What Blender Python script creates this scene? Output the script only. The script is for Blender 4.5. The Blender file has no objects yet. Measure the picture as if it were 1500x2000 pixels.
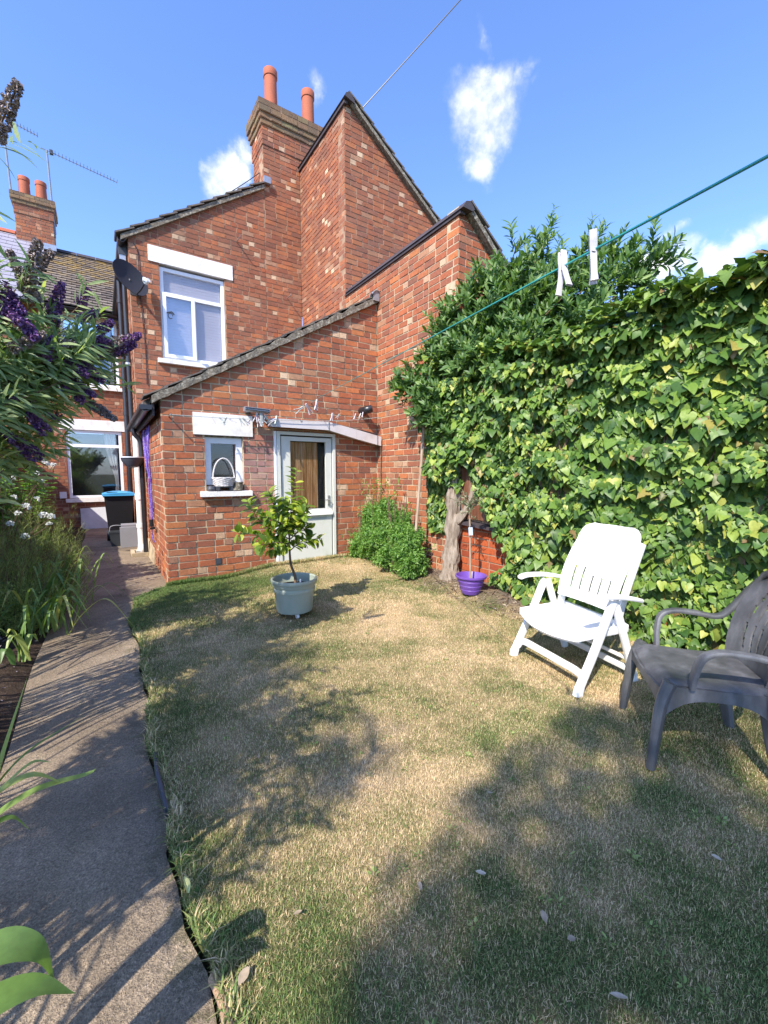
import bpy, math, random
import numpy as np
from mathutils import Vector, Matrix

random.seed(7)
RNG = np.random.default_rng(11)
scene = bpy.context.scene
COL = scene.collection

# ------------------------------------------------------------------ camera
CAM = Vector((0.0, 0.0, 1.3))
YAW, PITCH, ROLL, FPX = 0.587324437, 0.0929099348, 0.00119084588, 824.787454
def camera_axes():
    cy, sy = math.cos(YAW), math.sin(YAW)
    fwd = Vector((sy, cy, 0)); right = Vector((cy, -sy, 0)); up = Vector((0, 0, 1))
    c, s = math.cos(PITCH), math.sin(PITCH)
    f2 = fwd * c - up * s; u2 = up * c + fwd * s
    c, s = math.cos(ROLL), math.sin(ROLL)
    return right * c + u2 * s, u2 * c - right * s, f2
CR, CU, CF = camera_axes()
cam_data = bpy.data.cameras.new('camera'); cam = bpy.data.objects.new('camera', cam_data); COL.objects.link(cam)
cam_data.sensor_fit = 'VERTICAL'; cam_data.sensor_height = 24.0; cam_data.lens = 24.0 * FPX / 2000.0
cam_data.clip_start = 0.02; cam_data.clip_end = 2000
mw = Matrix.Identity(4)
for i in range(3):
    mw[i][0] = CR[i]; mw[i][1] = CU[i]; mw[i][2] = -CF[i]; mw[i][3] = CAM[i]
cam.matrix_world = mw
scene.camera = cam
CRn, CUn, CFn, CAMn = (np.array(v) for v in (CR, CU, CF, CAM))
def view_size(p):
    """size in view (1/depth) of world points and whether they fall inside the frame"""
    d = np.atleast_2d(p) - CAMn
    z = d @ CFn
    zz = np.maximum(z, .05)
    x = d @ CRn / zz * FPX; y = d @ CUn / zz * FPX
    inside = (z > .1) & (np.abs(x) < 760) & (np.abs(y) < 1010)
    return 1 / zz, inside

# ------------------------------------------------------------------ sun, sky, exposure
SUN_T = Vector((0.90, 0.53, -1.0)).normalized()          # the way the light travels
SUN_E, SKY_S, EXPOSURE = 3.9, 0.15, 1.10
sun_data = bpy.data.lights.new('sun', 'SUN'); sun = bpy.data.objects.new('sun', sun_data); COL.objects.link(sun)
sun_data.energy = SUN_E; sun_data.angle = math.radians(0.53); sun_data.color = (1.0, 0.91, 0.775)
sun.rotation_euler = SUN_T.to_track_quat('-Z', 'Y').to_euler(); sun.location = (-20, -12, 25)
scene.view_settings.view_transform = 'Standard'; scene.view_settings.look = 'None'
scene.view_settings.gamma = 1.0; scene.view_settings.use_curve_mapping = False
scene.view_settings.exposure = EXPOSURE
scene.cycles.max_bounces = 8; scene.cycles.transparent_max_bounces = 12
scene.cycles.use_denoising = True

world = bpy.data.worlds.new('World'); scene.world = world; world.use_nodes = True
wn, wl = world.node_tree.nodes, world.node_tree.links
wn.clear()
def WN(t, **k):
    n = wn.new(t)
    for a, b in k.items(): setattr(n, a, b)
    return n
def wmath(op, a, b=None, clamp=False):
    n = WN('ShaderNodeMath', operation=op, use_clamp=clamp)
    for i, v in enumerate((a, b)):
        if v is None: continue
        if isinstance(v, (int, float)): n.inputs[i].default_value = v
        else: wl.new(v, n.inputs[i])
    return n.outputs[0]
w_out = WN('ShaderNodeOutputWorld'); w_bg = WN('ShaderNodeBackground')
sky = WN('ShaderNodeTexSky', sky_type='NISHITA'); sky.sun_disc = False
sky.sun_elevation = math.asin(-SUN_T.z); sky.sun_rotation = math.atan2(-SUN_T.x, -SUN_T.y) % (2 * math.pi)
sky.air_density = 1.0; sky.dust_density = 0.6; sky.ozone_density = 2.5; sky.altitude = 60
tint = WN('ShaderNodeMix', data_type='RGBA', blend_type='MULTIPLY'); tint.inputs[0].default_value = 1.0
wl.new(sky.outputs[0], tint.inputs[6]); tint.inputs[7].default_value = (0.84, 0.98, 1.30, 1)
geo = WN('ShaderNodeTexCoord')
nrm = WN('ShaderNodeVectorMath', operation='NORMALIZE'); wl.new(geo.outputs['Generated'], nrm.inputs[0])
warp = WN('ShaderNodeTexNoise'); warp.inputs['Scale'].default_value = 9.0; warp.inputs['Detail'].default_value = 6.0; warp.inputs['Roughness'].default_value = .6
wl.new(nrm.outputs[0], warp.inputs['Vector'])
fine = WN('ShaderNodeTexNoise'); fine.inputs['Scale'].default_value = 16.0; fine.inputs['Detail'].default_value = 8.0; fine.inputs['Roughness'].default_value = .58
wl.new(nrm.outputs[0], fine.inputs['Vector'])
wsub = WN('ShaderNodeVectorMath', operation='SUBTRACT'); wl.new(warp.outputs['Color'], wsub.inputs[0]); wsub.inputs[1].default_value = (.5, .5, .5)
wsc = WN('ShaderNodeVectorMath', operation='SCALE'); wl.new(wsub.outputs[0], wsc.inputs[0]); wsc.inputs['Scale'].default_value = .14
wadd = WN('ShaderNodeVectorMath', operation='ADD'); wl.new(nrm.outputs[0], wadd.inputs[0]); wl.new(wsc.outputs[0], wadd.inputs[1])
# fair-weather clouds: heading (deg clockwise from +Y), height (deg), half width, half height, roll (deg), thickness
CLOUDS = [(46.0, 37.4, .080, .082, 10, 1.0), (45.8, 33.4, .044, .055, 0, .9), (49.6, 39.6, .045, .024, 35, .6), (14.6, 31.6, .052, .045, 0, 1.1), (16.2, 33.6, .03, .026, 0, .7),
          (64.8, 21.2, .075, .050, 0, 1.15), (70.5, 20.4, .085, .035, 0, 1.0), (75, 21.8, .07, .035, -10, .9), (66, 24.3, .03, .02, 0, .5), (45.1, 43.2, .012, .03, 20, .3), (51.5, 38.4, .018, .014, 0, .35), (25.3, 39.0, .018, .026, 0, .32),
          (100, 22, .22, .08, 0, 1.0), (140, 30, .2, .1, 0, 1.0), (205, 25, .25, .1, 0, 1.0), (255, 35, .18, .09, 0, .9), (300, 20, .25, .09, 0, 1.0), (340, 32, .12, .06, 0, .8)]
total = None
for az, el, sx, sy_, roll, dens in CLOUDS:
    a, e, r = math.radians(az), math.radians(el), math.radians(roll)
    c = Vector((math.sin(a) * math.cos(e), math.cos(a) * math.cos(e), math.sin(e)))
    h = Vector((math.cos(a), -math.sin(a), 0)); v = h.cross(c) * -1
    if v.z < 0: v = -v
    t1 = (h * math.cos(r) + v * math.sin(r)) / sx; t2 = (v * math.cos(r) - h * math.sin(r)) / sy_
    ds = []
    for t in (t1, t2, c):
        d = WN('ShaderNodeVectorMath', operation='DOT_PRODUCT'); wl.new(wadd.outputs[0], d.inputs[0]); d.inputs[1].default_value = t
        ds.append(d.outputs['Value'])
    off = [wmath('SUBTRACT', ds[i], t.dot(c)) for i, t in enumerate((t1, t2))]
    r2 = wmath('ADD', wmath('MULTIPLY', off[0], off[0]), wmath('MULTIPLY', off[1], off[1]))
    d = wmath('MULTIPLY', wmath('SUBTRACT', 1.0, wmath('SQRT', r2)), dens)
    d = wmath('MULTIPLY', wmath('MAXIMUM', d, 0.0), wmath('GREATER_THAN', ds[2], 0.2))
    total = d if total is None else wmath('MAXIMUM', total, d)
grain = wmath('MULTIPLY', wmath('SUBTRACT', fine.outputs['Fac'], 0.5), 1.7)
body = wmath('ADD', total, wmath('MULTIPLY', grain, wmath('MULTIPLY', total, 3.0, True)))
mask = WN('ShaderNodeMapRange', interpolation_type='SMOOTHSTEP'); wl.new(body, mask.inputs[0]); mask.inputs[1].default_value = .02; mask.inputs[2].default_value = .95
cmix = WN('ShaderNodeMix', data_type='RGBA'); wl.new(mask.outputs[0], cmix.inputs[0]); wl.new(tint.outputs[2], cmix.inputs[6])
cshade = WN('ShaderNodeMix', data_type='RGBA'); wl.new(fine.outputs['Fac'], cshade.inputs[0]); cshade.inputs[6].default_value = (2.9, 3.1, 3.6, 1); cshade.inputs[7].default_value = (4.9, 4.9, 4.95, 1); wl.new(cshade.outputs[2], cmix.inputs[7])
wl.new(cmix.outputs[2], w_bg.inputs['Color']); w_bg.inputs['Strength'].default_value = SKY_S
wl.new(w_bg.outputs[0], w_out.inputs[0])

# ------------------------------------------------------------------ helpers: objects
def tag(o, label=None, cat=None, group=None, kind=None):
    if label: o['label'] = label
    if cat: o['category'] = cat
    if group: o['group'] = group
    if kind: o['kind'] = kind
    return o
def thing(name, label, cat, loc=(0, 0, 0), rz=0, group=None):
    o = bpy.data.objects.new(name, None); COL.objects.link(o)
    o.location = loc; o.rotation_euler = (0, 0, rz); o.empty_display_size = .1
    return tag(o, label, cat, group)
def link(name, me, parent=None, mx=None):
    o = bpy.data.objects.new(name, me); COL.objects.link(o)
    if parent is not None: o.parent = parent
    if mx is not None: o.matrix_basis = mx
    return o
def copy_tree(o, parent=None):
    c = o.copy(); COL.objects.link(c)
    if parent is not None: c.parent = parent
    for ch in list(o.children): copy_tree(ch, c)
    return c
def mesh_np(name, verts, faces_flat, sizes, mat=None, tint=None, smooth=False):
    me = bpy.data.meshes.new(name)
    nv, nf = len(verts), len(sizes)
    me.vertices.add(nv); me.vertices.foreach_set('co', np.asarray(verts, np.float32).ravel())
    me.loops.add(len(faces_flat)); me.loops.foreach_set('vertex_index', np.asarray(faces_flat, np.int32))
    me.polygons.add(nf)
    st = np.zeros(nf, np.int32); st[1:] = np.cumsum(sizes)[:-1]
    me.polygons.foreach_set('loop_start', st)
    if smooth: me.polygons.foreach_set('use_smooth', np.ones(nf, bool))
    if tint is not None:
        at = me.attributes.new('tint', 'FLOAT', 'POINT'); at.data.foreach_set('value', np.asarray(tint, np.float32))
    me.update(calc_edges=True); me.validate()
    if mat: me.materials.append(mat)
    return me
class MB:
    """collects shapes; build() links them as ONE mesh object"""
    def __init__(s): s.v = []; s.f = []; s.sm = []; s.t = []
    def add(s, vs, fs, smooth=False, tint=0.0):
        b = len(s.v); s.v += [tuple(v) for v in vs]; s.t += [tint] * len(vs)
        for f in fs: s.f.append(tuple(b + i for i in f)); s.sm.append(smooth)
        return s
    def box(s, a, b, ch=0.0, tint=0.0):
        (x0, y0, z0), (x1, y1, z1) = a, b
        return s.hexa([(x0, y0, z0), (x1, y0, z0), (x1, y1, z0), (x0, y1, z0), (x0, y0, z1), (x1, y0, z1), (x1, y1, z1), (x0, y1, z1)], tint)
    def hexa(s, p, tint=0.0):
        return s.add(p, [(3, 2, 1, 0), (4, 5, 6, 7), (0, 1, 5, 4), (1, 2, 6, 5), (2, 3, 7, 6), (3, 0, 4, 7)], False, tint)
    def prism(s, poly, d, tint=0.0):
        """poly: list of 3D points; d: extrude vector"""
        d = Vector(d); n = len(poly); vs = [Vector(p) for p in poly] + [Vector(p) + d for p in poly]
        return s.add(vs, [tuple(range(n))[::-1], tuple(range(n, 2 * n))] + [(i, (i + 1) % n, n + (i + 1) % n, n + i) for i in range(n)], False, tint)
    def tube(s, pts, r, n=8, caps=True, tint=0.0, flat=None):
        """round (r number or list) or flat (flat=(w,t) or list of them) bar swept along points"""
        pts = [Vector(p) for p in pts]; m = len(pts)
        tang = [(pts[min(i + 1, m - 1)] - pts[max(i - 1, 0)]).normalized() for i in range(m)]
        ref = Vector((0, 0, 1)) if abs(tang[0].z) < .9 else Vector((0, 1, 0))
        u = tang[0].cross(ref).normalized(); vs = []
        for i in range(m):
            u = (u - tang[i] * u.dot(tang[i])).normalized(); w = tang[i].cross(u)
            for k in range(n):
                a = 2 * math.pi * (k + .5) / n
                rr = r[i] if isinstance(r, (list, tuple)) else r
                vs.append(pts[i] + (u * math.cos(a) + w * math.sin(a)) * rr)
        fs = [(i * n + k, i * n + (k + 1) % n, (i + 1) * n + (k + 1) % n, (i + 1) * n + k) for i in range(m - 1) for k in range(n)]
        if caps: fs += [tuple(range(n))[::-1], tuple(range((m - 1) * n, m * n))]
        return s.add(vs, fs, True, tint)
    def ribbon(s, pts, side, wt, tint=0.0, rnd=.25):
        """bar with a rounded-rectangle section: width along 'side' (vector or list), thickness across; wt=(w,t) or list"""
        pts = [Vector(p) for p in pts]; m = len(pts); vs = []; sec = []
        for cx, cy in ((1, 1), (-1, 1), (-1, -1), (1, -1)):
            for k in range(3):
                a = {(1, 1): 0, (-1, 1): 90, (-1, -1): 180, (1, -1): 270}[(cx, cy)] + 45 * k
                sec.append((cx, cy, math.cos(math.radians(a)), math.sin(math.radians(a))))
        n = len(sec)
        for i in range(m):
            t = (pts[min(i + 1, m - 1)] - pts[max(i - 1, 0)]).normalized()
            sd = Vector(side[i] if isinstance(side, list) else side); sd = (sd - t * sd.dot(t)).normalized(); nn = t.cross(sd)
            w, th = wt[i] if isinstance(wt, list) else wt
            r = min(w, th) * rnd
            for cx, cy, a, b in sec: vs.append(pts[i] + sd * (cx * (w / 2 - r) + a * r) + nn * (cy * (th / 2 - r) + b * r))
        fs = [(i * n + k, i * n + (k + 1) % n, (i + 1) * n + (k + 1) % n, (i + 1) * n + k) for i in range(m - 1) for k in range(n)]
        fs += [tuple(range(n))[::-1], tuple(range((m - 1) * n, m * n))]
        return s.add(vs, fs, True, tint)
    def lathe(s, prof, n=32, c=(0, 0, 0), close=False, tint=0.0):
        vs = []; m = len(prof)
        for r, z in prof:
            for k in range(n):
                a = 2 * math.pi * k / n; vs.append((c[0] + r * math.cos(a), c[1] + r * math.sin(a), c[2] + z))
        fs = [(i * n + k, i * n + (k + 1) % n, (i + 1) * n + (k + 1) % n, (i + 1) * n + k) for i in range(m - 1) for k in range(n)]
        fs += [tuple(range(n))[::-1], tuple(range((m - 1) * n, m * n))]
        return s.add(vs, fs, True, tint)
    def shell(s, fn, nu, nv, th, hole=None, tint=0.0):
        """thick sheet: fn(u,v) -> point; hole(i,j) -> True leaves that cell open"""
        P = [[Vector(fn(i / nu, j / nv)) for j in range(nv + 1)] for i in range(nu + 1)]
        vs = []; idx = {}
        for i in range(nu + 1):
            for j in range(nv + 1):
                du = P[min(i + 1, nu)][j] - P[max(i - 1, 0)][j]; dv = P[i][min(j + 1, nv)] - P[i][max(j - 1, 0)]
                n = du.cross(dv); n = n.normalized() if n.length > 1e-9 else Vector((0, 0, 1))
                idx[i, j] = len(vs); vs += [P[i][j] + n * th / 2, P[i][j] - n * th / 2]
        cells = {(i, j) for i in range(nu) for j in range(nv) if not (hole and hole(i, j))}
        fs = []
        for i, j in cells:
            a, b, c, d = idx[i, j], idx[i + 1, j], idx[i + 1, j + 1], idx[i, j + 1]
            fs += [(a, b, c, d), (d + 1, c + 1, b + 1, a + 1)]
            for (di, dj), (p, q) in (((-1, 0), (d, a)), ((1, 0), (b, c)), ((0, -1), (a, b)), ((0, 1), (c, d))):
                if (i + di, j + dj) not in cells: fs.append((q, p, p + 1, q + 1))
        return s.add(vs, fs, True, tint)
    def build(s, name, mat, parent=None, sharp=35, loc=None):
        me = bpy.data.meshes.new(name); me.from_pydata(s.v, [], s.f); me.polygons.foreach_set('use_smooth', s.sm)
        if any(s.t):
            at = me.attributes.new('tint', 'FLOAT', 'POINT'); at.data.foreach_set('value', s.t)
        me.update(); me.materials.append(mat)
        if any(s.sm): me.set_sharp_from_angle(angle=math.radians(sharp))
        return link(name, me, parent)
def smooth_path(pts, k=6):
    pts = [Vector(p) for p in pts]; P = [pts[0] * 2 - pts[1]] + pts + [pts[-1] * 2 - pts[-2]]; out = []
    for i in range(1, len(P) - 2):
        p0, p1, p2, p3 = P[i - 1:i + 3]
        for j in range(k):
            t = j / k
            out.append(.5 * ((2 * p1) + (p2 - p0) * t + (2 * p0 - 5 * p1 + 4 * p2 - p3) * t * t + (3 * p1 - p0 - 3 * p2 + p3) * t ** 3))
    return out + [pts[-1]]
def put(name, mb, mat, parent=None, label=None):
    o = mb.build(name, mat, parent)
    if label: o['label'] = label
    return o

# ------------------------------------------------------------------ helpers: materials
def new_mat(name):
    m = bpy.data.materials.new(name); m.use_nodes = True; nt = m.node_tree; nt.nodes.clear()
    out = nt.nodes.new('ShaderNodeOutputMaterial'); p = nt.nodes.new('ShaderNodeBsdfPrincipled'); nt.links.new(p.outputs[0], out.inputs[0])
    return m, nt, p, out
def N(nt, t, ins=None, **k):
    n = nt.nodes.new(t)
    for a, b in k.items(): setattr(n, a, b)
    for a, b in (ins or {}).items():
        if hasattr(b, 'is_linked'): nt.links.new(b, n.inputs[a])
        else: n.inputs[a].default_value = b
    return n
def ramp(nt, fac, stops, interp='LINEAR'):
    r = N(nt, 'ShaderNodeValToRGB', {0: fac}); cr = r.color_ramp; cr.interpolation = interp
    while len(cr.elements) < len(stops): cr.elements.new(.5)
    for e, (p, c) in zip(cr.elements, stops): e.position = p; e.color = (*c, 1)
    return r.outputs[0]
def mixc(nt, fac, a, b, mode='MIX'):
    m = nt.nodes.new('ShaderNodeMix'); m.data_type = 'RGBA'; m.blend_type = mode
    for i, v in ((0, fac), (6, a), (7, b)):
        if hasattr(v, 'is_linked'): nt.links.new(v, m.inputs[i])
        else: m.inputs[i].default_value = v if i == 0 else (*v[:3], 1)
    return m.outputs[2]
def mth(nt, op, a, b=0.0, clamp=False):
    n = nt.nodes.new('ShaderNodeMath'); n.operation = op; n.use_clamp = clamp
    for i, v in enumerate((a, b)):
        if hasattr(v, 'is_linked'): nt.links.new(v, n.inputs[i])
        else: n.inputs[i].default_value = v
    return n.outputs[0]
def wpos(nt): return N(nt, 'ShaderNodeNewGeometry').outputs['Position']
def noise(nt, vec, scale, detail=4, rough=.55, out='Fac'):
    return N(nt, 'ShaderNodeTexNoise', {'Vector': vec, 'Scale': scale, 'Detail': detail, 'Roughness': rough}).outputs[out]
def bump(nt, p, h, strength, dist=.01):
    b = N(nt, 'ShaderNodeBump', {'Height': h, 'Strength': strength, 'Distance': dist}); nt.links.new(b.outputs[0], p.inputs['Normal'])
def rnd_tint(nt):
    a = N(nt, 'ShaderNodeAttribute', attribute_name='tint').outputs['Fac']
    return mth(nt, 'FRACT', mth(nt, 'ADD', a, N(nt, 'ShaderNodeObjectInfo').outputs['Random']))
def plain(name, col, rough=.5, var=.12, scale=6.0, bmp=.0, bscale=60, spec=.5, metal=0.0, dirt=None, dirt_amt=.5, dscale=3.0):
    m, nt, p, out = new_mat(name); pos = wpos(nt)
    n = noise(nt, pos, scale, 5)
    lo = tuple(c * (1 - var) for c in col); hi = tuple(min(1, c * (1 + var)) for c in col)
    c = ramp(nt, n, [(.25, lo), (.75, hi)])
    if dirt:
        d = ramp(nt, noise(nt, pos, dscale, 6, .65), [(.5, (0, 0, 0)), (.72, (dirt_amt,) * 3)])
        c = mixc(nt, d, c, dirt)
    nt.links.new(c, p.inputs['Base Color']); p.inputs['Roughness'].default_value = rough; p.inputs['Metallic'].default_value = metal
    p.inputs['Specular IOR Level'].default_value = spec
    if bmp: bump(nt, p, noise(nt, pos, bscale, 4), bmp)
    return m
def brick_mat(name, stops, bloom=None, grime=.35):
    m, nt, p, out = new_mat(name); pos = wpos(nt)
    r = rnd_tint(nt)
    c = ramp(nt, r, stops)
    c = mixc(nt, .5, c, ramp(nt, noise(nt, pos, 34, 5, .7), [(.3, (.42, .40, .39)), (.5, (.92, .90, .90)), (.72, (1.35, 1.3, 1.2))]), 'MULTIPLY')
    g = ramp(nt, mth(nt, 'ADD', mth(nt, 'MULTIPLY', noise(nt, pos, .8, 5, .6), .6), mth(nt, 'MULTIPLY', noise(nt, pos, 2.6, 6, .65), .4)), [(.44, (0, 0, 0)), (.62, (grime * 1.5,) * 3)])
    c = mixc(nt, g, c, (.085, .05, .042)); c = mixc(nt, 1.0, c, (1.1, 1.1, 1.06), 'MULTIPLY')
    if bloom:                                       # pale salts on the bricks round one spot
        d = N(nt, 'ShaderNodeVectorMath', {0: pos, 1: bloom[0]}, operation='DISTANCE').outputs['Value']
        k = mth(nt, 'MULTIPLY', mth(nt, 'SUBTRACT', 1.0, mth(nt, 'DIVIDE', d, bloom[1]), True), noise(nt, pos, 14, 4), True)
        c = mixc(nt, mth(nt, 'MULTIPLY', k, 1.1, True), c, (.40, .27, .27))
    nt.links.new(c, p.inputs['Base Color']); p.inputs['Roughness'].default_value = .88; p.inputs['Specular IOR Level'].default_value = .25
    bump(nt, p, noise(nt, pos, 120, 5, .7), .5, .006)
    return m
BR_NEAR = [(0, (.385, .118, .054)), (.18, (.285, .092, .052)), (.36, (.46, .158, .064)), (.50, (.23, .088, .058)), (.64, (.385, .128, .066)), (.76, (.19, .085, .060)), (.84, (.39, .145, .06)), (.93, (.32, .14, .085)), (.965, (.40, .24, .15)), (1, (.31, .108, .052))]
BR_FAR = [(0, (.335, .115, .058)), (.2, (.255, .094, .058)), (.4, (.40, .145, .066)), (.55, (.215, .088, .060)), (.7, (.31, .125, .070)), (.84, (.24, .102, .070)), (.93, (.35, .138, .070)), (.97, (.36, .21, .14)), (1, (.27, .105, .060))]
HD = [(0, (.33, .10, .048)), (.3, (.23, .085, .055)), (.52, (.38, .13, .06)), (.62, (.42, .22, .14)), (.72, (.58, .43, .30)), (.80, (.46, .30, .20)), (.88, (.24, .105, .075)), (1, (.36, .12, .055))]
M = {}
M['brick_lean'] = brick_mat('weathered red brick with pale salts', BR_NEAR, ((1.72, 5.38, 1.35), .62), .22)
M['brick_near'] = brick_mat('red brick', BR_NEAR, None, .15)
M['brick_far'] = brick_mat('old red brick', BR_FAR, None, .3)
M['brick_lean_h'] = brick_mat('pale and burnt brick ends', HD, ((1.72, 5.38, 1.35), .62), .2)
M['brick_near_h'] = brick_mat('pale and burnt red brick ends', HD, None, .15)
M['brick_far_h'] = brick_mat('pale and burnt old brick ends', HD, None, .3)
M['brick_moss'] = brick_mat('mossy sooted chimney brick', [(0, (.21, .125, .075)), (.3, (.16, .115, .075)), (.55, (.26, .155, .085)), (.8, (.19, .16, .085)), (1, (.14, .10, .075))], None, .45)
M['brick_boundary'] = brick_mat('orange red brick', [(0, (.36, .075, .026)), (.5, (.42, .10, .035)), (1, (.26, .055, .026))], None, .4)
M['mortar_pale'] = plain('pale lime mortar', (.46, .37, .245), .95, .25, 9, .4, 90, dirt=(.20, .15, .105), dirt_amt=.85, dscale=2.2)
M['mortar_far'] = plain('weathered mortar', (.36, .235, .15), .95, .25, 5, .4, 90, dirt=(.12, .075, .055), dirt_amt=.7)
M['white_paint'] = plain('white masonry paint', (.74, .73, .71), .6, .05, 5, .25, 40, dirt=(.45, .42, .37), dirt_amt=.6, dscale=6)
M['upvc'] = plain('white window plastic', (.76, .78, .82), .3, .03, 2, dirt=(.55, .55, .55), dirt_amt=.25, dscale=7)
M['door_green'] = plain('pale green grey door paint', (.60, .615, .565), .42, .05, 2, dirt=(.36, .40, .32), dirt_amt=.4, dscale=4)
M['canopy'] = plain('grey lavender plastic fascia', (.56, .53, .54), .45, .06, 3, dirt=(.36, .31, .28), dirt_amt=.55, dscale=4)
M['black_plastic'] = plain('black painted pipe', (.018, .018, .022), .35, .2, 8, spec=.6)
M['dish_grey'] = plain('matt charcoal dish paint', (.028, .031, .042), .75, .1, 4, spec=.25)
M['dark_grey'] = plain('dark grey metal', (.055, .06, .075), .4, .15, 4)
M['lead'] = plain('grey lead', (.34, .36, .40), .38, .2, 12, metal=.5)
M['verge'] = plain('lichened verge mortar', (.17, .145, .11), .95, .45, 30, .9, 70, dirt=(.46, .45, .38), dirt_amt=.85, dscale=30)
M['roof_grey'] = plain('grey concrete roof tile', (.115, .10, .09), .9, .3, 10, .5, 60, dirt=(.30, .26, .17), dirt_amt=.4, dscale=7)
M['coping_dark'] = plain('dark tarred edge', (.05, .04, .045), .7, .25, 10)
M['slate'] = plain('lilac grey slate', (.27, .255, .30), .65, .12, 4)
M['clay_pot'] = plain('terracotta chimney pot', (.38, .105, .052), .8, .12, 5, .2, 40, dirt=(.2, .07, .05), dirt_amt=.4)
M['steel'] = plain('galvanised steel', (.5, .5, .5), .4, .1, 8, metal=.8)
M['aerial'] = plain('weathered aluminium', (.22, .23, .26), .5, .1, 8, metal=.4)

# ------------------------------------------------------------------ bricks and other laid pieces
PIECES = {}
def clip_poly(pts, poly):
    out = list(pts)
    for i in range(len(poly)):
        (ax, ay), (bx, by) = poly[i], poly[(i + 1) % len(poly)]
        src, out = out, []
        for k in range(len(src)):
            p, q = src[k], src[(k + 1) % len(src)]
            dp = (bx - ax) * (p[1] - ay) - (by - ay) * (p[0] - ax); dq = (bx - ax) * (q[1] - ay) - (by - ay) * (q[0] - ax)
            if dp >= 0: out.append(p)
            if (dp > 0) != (dq > 0) and abs(dp - dq) > 1e-12:
                t = dp / (dp - dq); out.append((p[0] + (q[0] - p[0]) * t, p[1] + (q[1] - p[1]) * t))
        if len(out) < 3: return []
    return out
def rect_minus(r, holes):
    rs = [r]
    for h in holes:
        nxt = []
        for (a, b, c, d) in rs:                      # u0,v0,u1,v1
            if h[0] >= c or h[2] <= a or h[1] >= d or h[3] <= b: nxt.append((a, b, c, d)); continue
            if h[0] > a: nxt.append((a, b, h[0], d))
            if h[2] < c: nxt.append((h[2], b, c, d))
            m0, m1 = max(a, h[0]), min(c, h[2])
            if h[1] > b: nxt.append((m0, b, m1, h[1]))
            if h[3] < d: nxt.append((m0, h[3], m1, d))
        rs = nxt
    return [q for q in rs if q[2] - q[0] > .012 and q[3] - q[1] > .012]
def area2(p): return .5 * sum(p[i][0] * p[(i + 1) % len(p)][1] - p[(i + 1) % len(p)][0] * p[i][1] for i in range(len(p)))
def wall_core(parent, name, O, U, Nn, poly, holes, mat, thick, end=0.0):
    """the wall itself: mortar face with openings, built in upright strips"""
    O, U, Nn = Vector(O), Vector(U), Vector(Nn); mb = MB()
    if end: poly = clip_poly(poly, [(-99, -99), (max(p[0] for p in poly) - end, -99), (max(p[0] for p in poly) - end, 99), (-99, 99)])
    hi = max(p[0] for p in poly)
    us = sorted({p[0] for p in poly} | {h[0] for h in holes} | {h[2] for h in holes})
    for u0, u1 in zip(us, us[1:]):
        if u1 - u0 < 1e-4: continue
        pr = clip_poly(poly, [(u0, -99), (u1, -99), (u1, 99), (u0, 99)])
        if len(pr) < 3: continue
        hs = sorted((h[1], h[3]) for h in holes if h[0] < u1 - 1e-6 and h[2] > u0 + 1e-6)
        v = -99; spans = []
        for a, b in hs: spans.append((v, a)); v = b
        spans.append((v, 99))
        for a, b in spans:
            q = clip_poly(pr, [(u0, a), (u1, a), (u1, b), (u0, b)])
            if len(q) < 3 or area2(q) < 1e-5: continue
            mb.prism([O + U * x + Vector((0, 0, y)) - Nn * thick for x, y in q], Nn * (thick - .007))
    return mb.build(name, mat, parent)
for k_ in ('brick_lean', 'brick_near', 'brick_far'): M[k_]['h'] = k_ + '_h'
def lay_bricks(thing_, wall, O, U, Nn, poly, holes, mat, course=.081, L=.2, H=.096, joint=.0105, phase=0, headers=.35, seed=1, deep=.03):
    rnd = random.Random(seed); O, U, Nn = Vector(O), Vector(U), Vector(Nn)
    v0 = min(p[1] for p in poly); v1 = max(p[1] for p in poly); u0 = min(p[0] for p in poly); u1 = max(p[0] for p in poly)
    i = math.floor(v0 / course)
    while i * course < v1:
        a, b = i * course + joint / 2, (i + 1) * course - joint / 2
        u = u0 + joint / 2 - ((i + phase) % 2) * (L * .5 + joint / 2) - (L if (i % 4) > 1 else 0)
        run = rnd.randint(0, 3)
        while u < u1:
            head = run >= 3 or rnd.random() < headers * .25
            run = 0 if head else run + 1
            w = H if head else L
            w += rnd.uniform(-.006, .006)
            q = (max(u, u0 + .001), a + rnd.uniform(-.0015, .0015), min(u + w, u1 - .001), b + rnd.uniform(-.0015, .0015)); u += w + joint
            if q[2] - q[0] < .015: continue
            for r in rect_minus(q, holes):
                p = clip_poly([(r[0], r[1]), (r[2], r[1]), (r[2], r[3]), (r[0], r[3])], poly)
                if len(p) < 3 or area2(p) < 2e-4: continue
                pr = rnd.uniform(-.0025, .002); ins = .0022
                cx = sum(x for x, y in p) / len(p); cy = sum(y for x, y in p) / len(p)
                c = O + U * cx + Vector((0, 0, cy))
                def W(x, y, d): return U * (x - cx) + Vector((0, 0, y - cy)) + Nn * d
                n = len(p); fr = []; bk = []
                for x, y in p:
                    dx, dy = x - cx, y - cy
                    fr.append(W(x - math.copysign(ins, dx), y - math.copysign(ins, dy), pr)); bk.append(W(x, y, -deep))
                vs = fr + bk
                tilt = rnd.uniform(-.004, .004)
                vs = [q_ + Nn * (tilt * ((q_.dot(U)) / .1)) for q_ in vs]
                fs = [tuple(range(n))] + [(n + k, n + (k + 1) % n, (k + 1) % n, k) for k in range(n)]
                PIECES.setdefault(thing_.name, []).append((wall, M[mat.get('h')] if w < .135 and mat.get('h') else mat, c, vs, fs, area2(p), 'brick'))
        i += 1
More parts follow.
